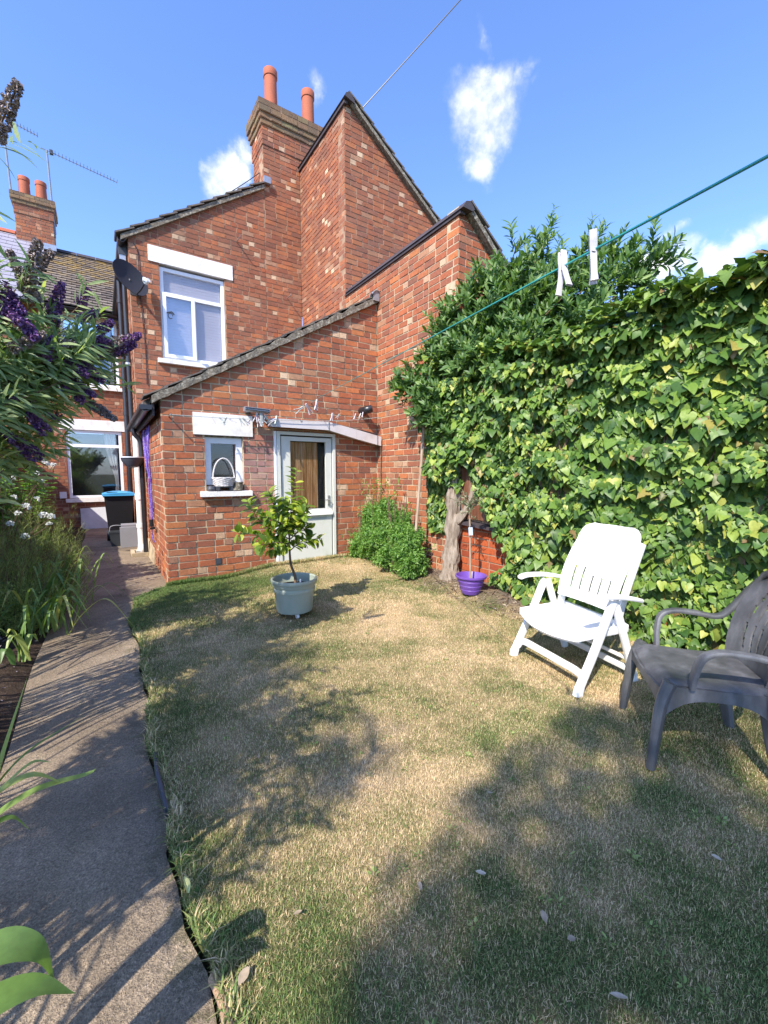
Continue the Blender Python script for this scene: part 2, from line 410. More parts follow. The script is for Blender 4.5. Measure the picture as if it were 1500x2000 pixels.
def finish_pieces(thing_, most=300, rest='brickwork', kinds=('brick',)):
    for kind in kinds:
        ps = [p for p in PIECES.get(thing_.name, []) if p[6] == kind]
        if not ps: continue
        cs = np.array([p[2] for p in ps]); sz, ins = view_size(cs); ar = np.sqrt([p[5] for p in ps])
        order = np.argsort(-(sz * ar * np.where(ins, 1, .02)))
        share = {}
        for i in order[:most]:
            wall, mat, c, vs, fs, a, kd = ps[i]
            me = bpy.data.meshes.new(kind); me.from_pydata(vs, [], fs); me.update(); me.materials.append(mat)
            o = bpy.data.objects.new(kind, me); COL.objects.link(o); o.parent = wall; o.location = c
        groups = {}
        for i in order[most:]:
            p = ps[i]; groups.setdefault((p[0].name, p[1].name), []).append(p)
        rr = random.Random(3)
        for g in groups.values():
            mb = MB()
            for wall, mat, c, vs, fs, a, kd in g: mb.add([v + c for v in vs], fs, False, rr.random() * .999 + .0005)
            o = mb.build(rest, g[0][1], g[0][0]); o['kind'] = 'stuff'
def brick_wall(th, O, U, Nn, poly, holes=(), mat='brick_far', mortar='mortar_far', thick=.22, bricks=None, seed=1, name='wall', parent=None, end=0.0, **k):
    w = wall_core(parent or th, name, O, U, Nn, poly, holes, M[mortar], thick, end)
    for j, bp in enumerate(bricks if bricks else [poly]): lay_bricks(th, w, O, U, Nn, bp, holes, M[mat], seed=seed + j, **k)
    return w
X_, Y_, Zv = Vector((1, 0, 0)), Vector((0, 1, 0)), Vector((0, 0, 1))
FR = -Y_; LF = -X_                                       # outward normals: towards the garden, towards the path
PARTY = 3.465

# ------------------------------------------------------------------ materials with layers of their own
def glass_mat(name, tint=(.9, .92, .95), refl=.28):
    m, nt, p, out = new_mat(name); nt.nodes.remove(p)
    fr = N(nt, 'ShaderNodeLayerWeight', {'Blend': .3}).outputs['Fresnel']
    t = N(nt, 'ShaderNodeBsdfTransparent', {'Color': (*tint, 1)}); g = N(nt, 'ShaderNodeBsdfGlossy', {'Roughness': .02, 'Color': (.95, .97, 1, 1)})
    ms = N(nt, 'ShaderNodeMixShader', {0: mth(nt, 'ADD', mth(nt, 'MULTIPLY', fr, .42), refl, True), 1: t.outputs[0], 2: g.outputs[0]})
    nt.links.new(ms.outputs[0], out.inputs[0]); return m
M['glass'] = glass_mat('window glass', refl=.08)
M['glass_dull'] = glass_mat('dull window glass', refl=.03)
M['glass_sky'] = glass_mat('window glass facing the sky', refl=.13)
M['blind'] = plain('pale lilac blind', (.62, .55, .54), .8, .06, 2)
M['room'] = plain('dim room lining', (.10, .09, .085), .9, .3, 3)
M['curtain'] = plain('pale curtain', (.55, .53, .50), .9, .1, 5)
M['mesh_black'] = plain('black insect mesh', (.03, .03, .034), .9, .1, 80)
def wood_mat(name, a, b, c, sc=(18, 18, 1.2), rough=.8):
    m, nt, p, out = new_mat(name); pos = wpos(nt)
    mp = N(nt, 'ShaderNodeMapping', {'Vector': pos, 'Scale': sc}).outputs[0]
    n1 = noise(nt, mp, 1.0, 6, .65); n2 = noise(nt, mp, 3.5, 4, .6)
    col = ramp(nt, n1, [(.3, a), (.5, b), (.72, c)])
    col = mixc(nt, mth(nt, 'MULTIPLY', n2, .5), col, a, 'MULTIPLY')
    nt.links.new(col, p.inputs['Base Color']); p.inputs['Roughness'].default_value = rough; p.inputs['Specular IOR Level'].default_value = .2
    bump(nt, p, n1, .5, .01); return m
M['wood_peel'] = wood_mat('peeling stained timber', (.24, .125, .06), (.50, .27, .12), (.66, .56, .42), (30, 30, 2.0))
M['wood_red'] = wood_mat('red brown weathered boards', (.11, .045, .026), (.22, .09, .05), (.34, .25, .20), (22, 22, 1.5))
M['wood_grey'] = wood_mat('grey brown cane', (.24, .17, .11), (.42, .32, .23), (.56, .46, .36), (40, 40, 4))
M['bark'] = wood_mat('pale furrowed bark', (.15, .115, .085), (.33, .27, .215), (.46, .40, .33), (26, 26, 5), .95)
M['stem'] = wood_mat('thin brown stem', (.10, .065, .04), (.19, .13, .085), (.28, .2, .14), (60, 60, 20))
M['fence_wood'] = wood_mat('brown fence board', (.10, .06, .035), (.19, .12, .07), (.27, .18, .11), (20, 20, 1.0))

# ------------------------------------------------------------------ THE GROUND
def concrete_mat():
    m, nt, p, out = new_mat('dark weathered concrete'); pos = wpos(nt)
    n1 = noise(nt, pos, 2.2, 6, .62); n2 = noise(nt, pos, 160, 3, .7); n3 = noise(nt, pos, 38, 5, .7)
    c = ramp(nt, n1, [(.3, (.20, .157, .113)), (.5, (.28, .222, .160)), (.7, (.38, .305, .222))])
    c = mixc(nt, .65, c, ramp(nt, n2, [(.30, (.30, .29, .28)), (.46, (.85, .85, .85)), (.6, (1.4, 1.37, 1.33)), (.7, (2.6, 2.5, 2.4))]), 'MULTIPLY')
    c = mixc(nt, .5, c, ramp(nt, n3, [(.3, (.55, .55, .56)), (.7, (1.3, 1.28, 1.25))]), 'MULTIPLY')
    stain = ramp(nt, noise(nt, pos, .9, 5, .6), [(.5, (0, 0, 0)), (.68, (.55,) * 3)])
    c = mixc(nt, stain, c, (.085, .075, .066))
    vor = N(nt, 'ShaderNodeTexVoronoi', {'Vector': mixc(nt, .12, pos, noise(nt, pos, 3, 4, .6, 'Color'), 'ADD'), 'Scale': .62}, feature='DISTANCE_TO_EDGE').outputs['Distance']
    crack = ramp(nt, vor, [(.0, (.62, .6, .58)), (.004, (1, 1, 1))])
    sp = N(nt, 'ShaderNodeSeparateXYZ', {0: pos}).outputs
    for jy in (4.02, 9.0):                   # day joints across the path
        d = mth(nt, 'ABSOLUTE', mth(nt, 'SUBTRACT', mth(nt, 'ADD', sp[1], mth(nt, 'MULTIPLY', mth(nt, 'SUBTRACT', noise(nt, pos, 5, 3), .5), .06)), jy))
        c = mixc(nt, ramp(nt, d, [(.004, (.75,) * 3), (.010, (0, 0, 0))]), c, (.05, .045, .04))
    moss = mth(nt, 'MULTIPLY', mth(nt, 'GREATER_THAN', noise(nt, pos, 9, 6, .7), .56), mth(nt, 'SUBTRACT', 1.0, mth(nt, 'MULTIPLY', mth(nt, 'ABSOLUTE', mth(nt, 'SUBTRACT', sp[0], .15)), 7.0, True), True))
    c = mixc(nt, mth(nt, 'MULTIPLY', moss, .6), c, (.075, .075, .035))
    nt.links.new(c, p.inputs['Base Color']); p.inputs['Roughness'].default_value = .92; p.inputs['Specular IOR Level'].default_value = .25
    h = mth(nt, 'ADD', mth(nt, 'MULTIPLY', n2, .6), n3)
    bump(nt, p, h, 1.0, .012); return m
M['concrete'] = concrete_mat()
def soil_mat():
    m, nt, p, out = new_mat('dry dark soil'); pos = wpos(nt)
    n = noise(nt, pos, 30, 6, .7); n2 = noise(nt, pos, 110, 4, .7)
    c = ramp(nt, n, [(.3, (.035, .024, .018)), (.55, (.075, .053, .04)), (.75, (.15, .115, .09))])
    c = mixc(nt, ramp(nt, n2, [(.6, (0, 0, 0)), (.75, (.6,) * 3)]), c, (.2, .16, .13))
    nt.links.new(c, p.inputs['Base Color']); p.inputs['Roughness'].default_value = .97; p.inputs['Specular IOR Level'].default_value = .15
    bump(nt, p, mth(nt, 'ADD', n, n2), .9, .02); return m
M['soil'] = soil_mat()
def turf_nodes(nt, pos):
    """how green the lawn is at a place: drought patches plus the greener strip below the outhouse and along the path"""
    n = noise(nt, pos, 1.15, 5, .62); n2 = noise(nt, pos, 3.8, 5, .65)
    sx = N(nt, 'ShaderNodeSeparateXYZ', {0: pos}).outputs
    near_wall = mth(nt, 'MULTIPLY', mth(nt, 'MULTIPLY', mth(nt, 'SUBTRACT', sx[1], 3.7), .75, True), mth(nt, 'SUBTRACT', 1.0, mth(nt, 'MULTIPLY', mth(nt, 'SUBTRACT', sx[0], 1.35), 1.6, True), True))
    path_edge = mth(nt, 'SUBTRACT', 1.0, mth(nt, 'MULTIPLY', mth(nt, 'SUBTRACT', sx[0], .16), 1.9, True), True)
    front = mth(nt, 'MULTIPLY', mth(nt, 'SUBTRACT', 1.25, sx[1]), .9, True)
    g = mth(nt, 'ADD', mth(nt, 'MULTIPLY', n, .85), mth(nt, 'MULTIPLY', n2, .55)); g = mth(nt, 'SUBTRACT', g, .150)
    g = mth(nt, 'ADD', g, mth(nt, 'MULTIPLY', near_wall, .34)); g = mth(nt, 'ADD', g, mth(nt, 'MULTIPLY', path_edge, .10)); g = mth(nt, 'ADD', g, mth(nt, 'MULTIPLY', front, .17))
    return g
def grass_mat(name, blade=True):
    m, nt, p, out = new_mat(name); pos = wpos(nt)
    g = turf_nodes(nt, pos)
    if blade:
        t = N(nt, 'ShaderNodeAttribute', attribute_name='tint').outputs['Fac']
        k = mth(nt, 'ADD', g, mth(nt, 'MULTIPLY', mth(nt, 'SUBTRACT', t, .5), .42))
        c = ramp(nt, k, [(.36, (.80, .63, .40)), (.51, (.68, .52, .31)), (.575, (.50, .42, .21)), (.65, (.27, .30, .105)), (.83, (.13, .215, .06))])
        v = mth(nt, 'ADD', .72, mth(nt, 'MULTIPLY', mth(nt, 'FRACT', mth(nt, 'MULTIPLY', t, 17.3)), .56))
        c = mixc(nt, 1.0, c, N(nt, 'ShaderNodeCombineColor', {0: v, 1: v, 2: v}).outputs[0], 'MULTIPLY')
        nt.links.new(c, p.inputs['Base Color']); p.inputs['Roughness'].default_value = .6; p.inputs['Specular IOR Level'].default_value = .25
        tr = N(nt, 'ShaderNodeBsdfTranslucent', {'Color': c}); ms = N(nt, 'ShaderNodeMixShader', {0: .25, 1: p.outputs[0], 2: tr.outputs[0]})
        nt.links.new(ms.outputs[0], out.inputs[0])
    else:
        n = noise(nt, pos, 70, 5, .7)
        c = ramp(nt, g, [(.4, (.44, .335, .20)), (.56, (.30, .235, .12)), (.72, (.10, .11, .042))])
        c = mixc(nt, .7, c, ramp(nt, n, [(.3, (.4, .38, .36)), (.7, (1.3, 1.25, 1.2))]), 'MULTIPLY')
        # bare litter along the foot of the party wall and below the potted tree
        sx = N(nt, 'ShaderNodeSeparateXYZ', {0: pos}).outputs
        e = mth(nt, 'ADD', mth(nt, 'MULTIPLY', mth(nt, 'SUBTRACT', sx[0], 2.98), 3.0), mth(nt, 'MULTIPLY', mth(nt, 'SUBTRACT', noise(nt, pos, 6, 4), .5), 1.6))
        soil = mth(nt, 'MULTIPLY', mth(nt, 'MULTIPLY', e, 1.0, True), mth(nt, 'MULTIPLY', mth(nt, 'SUBTRACT', sx[1], 1.9), 2.0, True))
        c = mixc(nt, soil, c, mixc(nt, noise(nt, pos, 60, 4, .7), (.07, .05, .04), (.24, .19, .15)))
        nt.links.new(c, p.inputs['Base Color']); p.inputs['Roughness'].default_value = .95; p.inputs['Specular IOR Level'].default_value = .15
        bump(nt, p, n, .8, .02)
    return m
M['grass'] = grass_mat('parched grass blades'); M['turf'] = grass_mat('parched turf', False)

def edge_x(y):
    """left edge of the lawn along the path"""
    e = .158 + .02 * math.sin(y * 2.3) + .012 * math.sin(y * 7.1 + 1) + .008 * math.sin(y * 19)
    if y > 4.35: e += (y - 4.35) * .17
    if y > 4.95: e += (y - 4.95) * .62
    return e
def sstep(x, a, b):
    t = min(1, max(0, (x - a) / (b - a))); return t * t * (3 - 2 * t)
def lawn_z(x, y):
    z = .012 * math.sin(x * 2.1 + y * 1.3) * math.sin(y * 1.7) + .005 * math.sin(x * 7 + 2) * math.sin(y * 6)
    z += .085 * sstep(x, 2.9, 3.35) * sstep(y, 2.2, 3.0)
    z += .085 * sstep(y, 4.3, 5.2) * sstep(x, 1.1, 1.9)
    return z
g = MB().add([(-300, -300, -.09), (300, -300, -.09), (300, 300, -.09), (-300, 300, -.09)], [(0, 1, 2, 3)]).build('ground', M['turf']); tag(g, kind='structure')
mb = MB(); ys = np.arange(-4.0, 5.41, .1); vs = []; nx = 44
for y in ys:
    e = edge_x(min(y, 5.36))
    for i in range(nx + 1):
        x = e + (3.62 - e) * (i / nx); vs.append((x, y, lawn_z(x, y) - (.0 if i else .05)))
fs = [(j * (nx + 1) + i, j * (nx + 1) + i + 1, (j + 1) * (nx + 1) + i + 1, (j + 1) * (nx + 1) + i) for j in range(len(ys) - 1) for i in range(nx)]
lawn = mb.add(vs, fs, True).build('lawn', M['turf'], sharp=60); tag(lawn, kind='structure')
mb = MB(); vs = []; ys = np.arange(-4.0, 12.25, .15)
for y in ys:
    l = -.452 + .012 * math.sin(y * 3.1) + (.0 if y < 4.4 else min(.09, (y - 4.4) * .2)); r = (edge_x(y) - .016) if y < 5.2 else .64
    for i in range(9): vs.append((l + (r - l) * i / 8, y, -.030 + .004 * math.sin(y * 1.3 + i)))
fs = [(j * 9 + i, j * 9 + i + 1, (j + 1) * 9 + i + 1, (j + 1) * 9 + i) for j in range(len(ys) - 1) for i in range(8)]
path = mb.add(vs, fs, True).build('path', M['concrete']); tag(path, kind='structure')
mb = MB(); vs = []; ys = np.arange(-4.0, 12.25, .12)
for y in ys:
    for i in range(13):
        x = -1.75 + (1.75 - .455 + .012 * math.sin(y * 3.1) + (.0 if y < 4.4 else min(.09, (y - 4.4) * .2))) * i / 12
        vs.append((x, y, -.02 + (.035 * math.sin(x * 9 + y * 5) * math.sin(y * 11 + x * 3) + .03 if 0 < i < 12 else -.02)))
fs = [(j * 13 + i, j * 13 + i + 1, (j + 1) * 13 + i + 1, (j + 1) * 13 + i) for j in range(len(ys) - 1) for i in range(12)]
soil = mb.add(vs, fs, True).build('soil', M['soil']); tag(soil, kind='structure')

# ------------------------------------------------------------------ roof helpers
def verge_tiles(th, parent, a, b, y0, y1, n, mat, th_=.022, kind='tile', drop=.03):
    """the stepped ends of roof tiles along a sloping edge from a to b ((x,z) pairs), between y0 and y1"""
    (ax, az), (bx, bz) = a, b; L = math.hypot(bx - ax, bz - az); dx, dz = (bx - ax) / L, (bz - az) / L; nx_, nz_ = -dz, dx
    if nz_ < 0: nx_, nz_ = -nx_, -nz_
    st = L / n
    for i in range(n):
        s0, s1 = i * st - .03, (i + 1) * st + .012
        def P(s, h): return (ax + dx * s + nx_ * h, az + dz * s + nz_ * h)
        sec = [P(s0, .006 + drop), P(s1, .0 + .004), P(s1, th_ + .004), P(s0, th_ + .006 + drop)]
        j0 = random.uniform(-.012, .008)
        vs = [Vector((x, y0 + j0, z)) for x, z in sec] + [Vector((x, y1, z)) for x, z in sec]
        c = sum(vs, Vector()) / 8
        PIECES.setdefault(th.name, []).append((parent, mat, c, [v - c for v in vs], [(0, 1, 2, 3), (7, 6, 5, 4), (0, 4, 5, 1), (1, 5, 6, 2), (2, 6, 7, 3), (3, 7, 4, 0)], st * .05, kind))
def window_panel(parent, name, x0, z0, x1, z1, y, bar, depth, mat, label=None):
    """rectangular frame of four bars, front face at y"""
    mb = MB()
    mb.box((x0, y, z0), (x0 + bar, y + depth, z1)); mb.box((x1 - bar, y, z0), (x1, y + depth, z1))
    mb.box((x0 + bar, y + .002, z0), (x1 - bar, y + depth, z0 + bar)); mb.box((x0 + bar, y + .002, z1 - bar), (x1 - bar, y + depth, z1))
    o = mb.build(name, mat, parent)
    if label: o['label'] = label
    return o

# ------------------------------------------------------------------ HOUSE: rear wing and main rear wall
house = thing('brick_house', 'red brick house with white lintels, rear wing and tall chimney behind the outhouse', 'house', (.53, 8.141, 0))
def rel(th, mb): return [Vector(v) - th.location for v in mb.v]
house.location = (0, 0, 0)
def slope3(x): return 5.005 + .672 * (x - .537)          # underside of the wing's verge
wl3 = [(.53, -.05), (2.75, -.05), (2.75, slope3(2.75)), (.53, slope3(.53))]
lean_line = lambda x: 2.05 + .57 * (x - .585)
br3 = [(.53, lean_line(.53) - .1), (2.75, lean_line(2.75) - .1), (2.75, slope3(2.75)), (.53, slope3(.53))]
WU = (.955, 3.2, 1.995, 4.735)                            # upper window opening
LU = (.802, 4.735, 2.138, 4.985)
O3 = (0, 8.141, 0)
front3 = brick_wall(house, O3, X_, FR, wl3, [WU, LU], thick=.24, bricks=[br3], seed=5)
stackp = [(2.751, -.05), (PARTY - .002, -.05), (PARTY - .002, 7.27), (2.751, 7.27)]
stackb = [(2.751, 3.2), (PARTY - .002, 3.2), (PARTY - .002, 7.27), (2.751, 7.27)]
brick_wall(house, O3, X_, FR, stackp, [], thick=.24, bricks=[stackb], seed=9)
side = brick_wall(house, (.53, 12.24, 0), -Y_, LF, [(0, -.05), (4.097, -.05), (4.097, 4.98), (0, 4.98)], [], thick=.2, seed=12, end=.02)
# chimney above the roof
chim = MB().box((2.757, 8.147 + .24, 6.2), (3.93, 8.73, 7.27)).box((2.742, 8.13, 7.272), (3.945, 8.745, 7.60)).box((2.717, 8.105, 7.602), (3.97, 8.77, 7.69)).box((2.692, 8.08, 7.692), (3.995, 8.795, 7.78)).box((2.667, 8.055, 7.782), (4.02, 8.82, 7.985)).build('chimney', M['mortar_far'], house)
for j, (x0, y0, z0, z1) in enumerate([(2.735, 8.123, 7.272, 7.60), (2.71, 8.098, 7.602, 7.69), (2.685, 8.073, 7.692, 7.78), (2.66, 8.048, 7.782, 7.985)]):
    kk = dict(course=.081 if j in (0,) else (z1 - z0) / (2 if j == 3 else 1) * 1.0, seed=30 + j, deep=.02)
    o0 = Vector((0, y0, z0)) ; x1 = 3.93 + (2.75 - x0)
    lay_bricks(house, chim, (0, y0, z0), X_, FR, [(x0, 0), (x1, 0), (x1, z1 - z0), (x0, z1 - z0)], [], M['brick_moss' if j else 'brick_far'], **kk)
    lay_bricks(house, chim, (x0, 8.75 + (2.75 - x0), z0), -Y_, LF, [(0, 0), (8.75 + 2.75 - x0 - y0 - .002, 0), (8.75 + 2.75 - x0 - y0 - .002, z1 - z0), (0, z1 - z0)], [], M['brick_moss' if j else 'brick_far'], **kk)
lay_bricks(house, chim, (2.75, 8.73, 6.3), -Y_, LF, [(0, 0), (.585, 0), (.585, .97), (0, .97)], [], M['brick_far'], seed=41, deep=.02)
lay_bricks(house, chim, (0, 8.141, 6.8), X_, FR, [(PARTY, 0), (3.93, 0), (3.93, .47), (PARTY, .47)], [], M['brick_far'], seed=42, deep=.02)
put('flaunching', MB().hexa([(2.665, 8.053, 7.987), (4.015, 8.053, 7.987), (4.015, 8.815, 7.987), (2.665, 8.815, 7.987), (2.83, 8.22, 8.07), (3.85, 8.22, 8.07), (3.85, 8.65, 8.07), (2.83, 8.65, 8.07)]), M['verge'], chim)
for cx, top in ((3.03, 8.84), (3.79, 8.82)):
    r = .125
    put('chimney_pot', MB().lathe([(r * .96, 8.0), (r * 1.0, 8.06), (r * .93, 8.5), (r * .92, top - .13), (r * 1.02, top - .125), (r * 1.04, top - .11), (r * 1.04, top - .01), (r * 1.0, top), (r * .84, top), (r * .8, top - .3)], 28, (cx, 8.45, 0)), M['clay_pot'], chim)
# wing roof
rf = MB().prism([(.43, 8.09, slope3(.43) - .0), (2.75, 8.09, slope3(2.75)), (2.75, 8.09, slope3(2.75) + .075), (.43, 8.09, slope3(.43) + .075)], (0, .3, 0)).build('verge', M['verge'], house)
MBr = MB().prism([(.40, 8.40, slope3(.40) + .01), (3.45, 8.40, slope3(3.45) + .01), (3.45, 8.40, slope3(3.45) + .09), (.40, 8.40, slope3(.40) + .09)], (0, 3.9, 0)); roof = MBr.build('roof', M['roof_grey'], house)
verge_tiles(house, roof, (.41, slope3(.41) + .078), (2.74, slope3(2.74) + .078), 8.075, 8.42, 11, M['roof_grey'])
put('lead_flashing', MB().box((2.74, 8.06, slope3(2.8) + .06), (2.86, 8.135, slope3(2.8) + .17)), M['lead'], house)
# upper window of the wing
put('lintel', MB().box((LU[0], 8.124, LU[1]), (LU[2], 8.3, LU[3])), M['white_paint'], house)
put('sill', MB().hexa([(.875, 8.06, 3.125), (2.09, 8.06, 3.125), (2.09, 8.24, 3.125), (.875, 8.24, 3.125), (.875, 8.06, 3.195), (2.09, 8.06, 3.195), (2.09, 8.24, 3.215), (.875, 8.24, 3.215)]), M['white_paint'], house)
win = window_panel(house, 'window', .962, 3.218, 1.988, 4.70, 8.185, .055, .06, M['upvc'])
put('transom', MB().box((1.018, 8.187, 4.255), (1.932, 8.243, 4.31)).box((1.452, 8.186, 3.274), (1.505, 8.242, 4.254)), M['upvc'], win)
window_panel(win, 'casement', .988, 3.246, 1.484, 4.285, 8.145, .052, .038, M['upvc'], 'opening casement standing proud of the frame')
for a in ((1.02, 4.312, 1.931, 4.644, 8.212), (1.506, 3.275, 1.931, 4.253, 8.212), (1.036, 3.292, 1.436, 4.239, 8.166)):
    put('pane', MB().box((a[0], a[4], a[1]), (a[2], a[4] + .006, a[3])), M['glass_sky' if a[4] < 8.2 else 'glass_dull'], win)
mb = MB()
for k in range(30):
    z = 3.26 + k * .048
    mb.box((1.02, 8.245, z), (1.93, 8.249, z + .0462))
bl = mb.build('blind', M['blind'], win)
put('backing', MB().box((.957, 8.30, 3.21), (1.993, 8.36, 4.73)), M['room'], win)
put('window_sticker', MB().tube([(1.10 + .035 * math.cos(a), 8.158, 3.93 + .045 * math.sin(a)) for a in np.linspace(0, 5.5, 12)], .006, 5).tube([(1.04, 8.158, 3.97), (1.12, 8.158, 4.0), (1.16, 8.158, 3.96)], .012, 5), M['dark_grey'], win)
for hx, hz in ((2.23, 5.43), (3.16, 4.66)):
    put('hook', MB().tube([(hx, 8.17, hz), (hx, 7.97, hz), (hx + .012, 7.95, hz + .012), (hx, 7.945, hz + .035)], .009, 6), M['steel'], house)
# gutter and downpipes on the wing's path side
put('gutter', MB().shell(lambda u, v: (.44 + .055 * math.cos(math.pi * (1 + u)), 8.10 + 4.0 * v, 4.965 + .055 * math.sin(math.pi * (1 + u))), 8, 2, .006), M['black_plastic'], house)
def pipe(x, y, z0, z1, r, mat, joints=(), kick=True, name='downpipe', parent=None):
    mb = MB().tube([(x, y, z0), (x, y, z1)], r, 12)
    for j in joints: mb.tube([(x, y, j), (x, y, j + .07)], r * 1.22, 12)
    return put(name, mb, mat, parent or house)
pipe(.462, 8.36, 1.98, 4.94, .036, M['black_plastic'], (3.1, 4.6))
pipe(.455, 9.75, .05, 4.93, .045, M['black_plastic'], (1.6, 2.4, 3.6, 4.5))
put('hopper', MB().box((.40, 8.30, 4.80), (.52, 8.42, 4.93)), M['dark_grey'], house)
put('pipe_bracket', MB().lathe([(.05, 0), (.05, .05)], 10, (.462, 8.36, 3.06)), M['steel'], house)
put('pipe_bracket', MB().box((.41, 8.31, 4.70), (.50, 8.325, 4.82)), M['steel'], house)
put('aerial_cable', MB().tube(smooth_path([(.60, 8.13, 4.95), (.66, 8.13, 4.8), (.665, 8.13, 4.2), (.70, 8.13, 3.4), (.70, 8.13, 2.75)], 4), .006, 5), M['black_plastic'], house)
# main rear wall across the end of the side return
WL, WH = (-.655, .69, .445, 2.285), (-.62, 3.32, .47, 4.83)
LL, LH = (-.76, 2.287, .522, 2.53), (-.90, 4.832, .522, 5.0)
brick_wall(house, (0, 12.24, 0), X_, FR, [(-2.6, -.05), (.53, -.05), (.53, 5.02), (-2.6, 5.02)], [WL, WH, LL, LH], thick=.24, seed=17)
for a in (LL, LH): put('lintel', MB().box((a[0], 12.225, a[1]), (a[2], 12.4, a[3])), M['white_paint'], house)
for (x0, z0, x1, z1), sz in ((WL, (-.72, .46, .60, .685)), (WH, (-.68, .51, 3.235, 3.315))):
    put('sill', MB().box((sz[0], 12.16, sz[2] if z0 < 1 else sz[2]), (sz[1], 12.33, sz[3])), M['white_paint'], house)
    w = window_panel(house, 'window', x0 + .004, z0 + .002, x1 - .004, z1 - .004, 12.275, .06, .06, M['upvc'])
    tz = z1 - .36
    put('transom', MB().box((x0 + .066, 12.277, tz - .035), (x1 - .066, 12.332, tz + .035)), M['upvc'], w)
    put('pane', MB().box((x0 + .066, 12.30, z0 + .064), (x1 - .066, 12.306, tz - .037)), M['glass'], w)
    put('pane', MB().box((x0 + .066, 12.30, tz + .037), (x1 - .066, 12.306, z1 - .066)), M['glass_sky'], w)
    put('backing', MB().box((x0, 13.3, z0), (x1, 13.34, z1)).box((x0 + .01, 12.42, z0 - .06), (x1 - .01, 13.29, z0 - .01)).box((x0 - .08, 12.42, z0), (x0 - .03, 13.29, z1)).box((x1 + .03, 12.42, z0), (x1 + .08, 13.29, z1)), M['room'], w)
    mb = MB()
    mb.shell(lambda u, v: (x1 - .10 - .26 * u * (1 - .75 * math.exp(-((v - .15) / .4) ** 2)), 12.40 + .02 * math.sin(u * 22), z0 + .1 + (z1 - z0 - .1) * v), 16, 8, .004)
    put('curtain', mb, M['curtain'], w)
put('meter_box', MB().box((-.83, 12.19, .70), (-.70, 12.235, .85)), M['upvc'], house)
# main roof: plain tiles in broken bond
RZ0, RY0, RP = 4.965, 11.98, .700
mroof = MB().prism([(-1.0, 11.99, RZ0 - .03), (-1.0, 15.6, RZ0 - .03 + RP * 3.61), (-1.0, 15.6, RZ0 - .14 + RP * 3.61), (-1.0, 11.99, RZ0 - .14)], (3.2, 0, 0)).build('roof', M['coping_dark'], house)
M['tile_brown'] = plain('weathered brown tile', (.135, .105, .085), .9, .3, 7, .4, 50)
def tile_mat():
    m, nt, p, out = new_mat('brown roof tile with ochre lichen'); pos = wpos(nt)
    r = rnd_tint(nt); c = ramp(nt, r, [(0, (.105, .085, .075)), (.5, (.15, .12, .10)), (1, (.20, .165, .135))])
    z = N(nt, 'ShaderNodeSeparateXYZ', {0: pos}).outputs[2]
    k = mth(nt, 'MULTIPLY', mth(nt, 'SUBTRACT', z, 5.7), .85, True)
    n = ramp(nt, noise(nt, pos, 4.5, 5, .7), [(.45, (0, 0, 0)), (.6, (1, 1, 1))])
    c = mixc(nt, mth(nt, 'MULTIPLY', mth(nt, 'MULTIPLY', k, .85), n, True), c, (.34, .22, .055))
    nt.links.new(c, p.inputs['Base Color']); p.inputs['Roughness'].default_value = .9; p.inputs['Specular IOR Level'].default_value = .3
    bump(nt, p, noise(nt, pos, 50, 4), .4); return m
M['tile_main'] = tile_mat()
cs, sn = 1 / math.hypot(1, RP), RP / math.hypot(1, RP); g_ = .19; tw = .2
for r_ in range(23):
    for c_ in range(-1, 11):
        x0 = -.98 + c_ * tw + (r_ % 2) * tw / 2
        if x0 < -1.0 or x0 > 1.25: continue
        s0 = r_ * g_; s1 = s0 + g_ + .05; rr = random.uniform(-.003, .003)
        vs = []
        for h in (0, .026):
            for s, lift in ((s0, .034 + rr), (s1, .002)):
                for i, sag in ((0, 0), (.5, .006), (1, 0)):
                    vs.append(Vector((x0 + .004 + (tw - .008) * i, RY0 + cs * s - sn * (lift + h - sag), RZ0 + sn * s + cs * (lift + h - sag))))
        c = sum(vs, Vector()) / 12
        fs = [(6, 7, 10, 9), (7, 8, 11, 10), (0, 3, 4, 1), (1, 4, 5, 2), (0, 1, 7, 6), (1, 2, 8, 7), (0, 6, 9, 3), (2, 5, 11, 8)]
        PIECES.setdefault(house.name, []).append((mroof, M['tile_main'], c, [v - c for v in vs], fs, tw * g_ * .4, 'tile'))
mb = MB()
for k in range(6): mb.shell(lambda u, v: (-.75 + .46 * k + .45 * v, 15.55 + .13 * math.cos(math.pi * (1 - u)), 7.46 + .10 * math.sin(math.pi * u)), 8, 1, .02)
put('ridge', mb, M['coping_dark'], house)
put('gutter', MB().shell(lambda u, v: (-2.3 + 2.78 * v, 11.93 + .055 * math.cos(math.pi * (1 + u)), 4.93 + .055 * math.sin(math.pi * (1 + u))), 8, 2, .006), M['black_plastic'], house)
finish_pieces(house); finish_pieces(house, 300, 'roof_tiling', ('tile',))

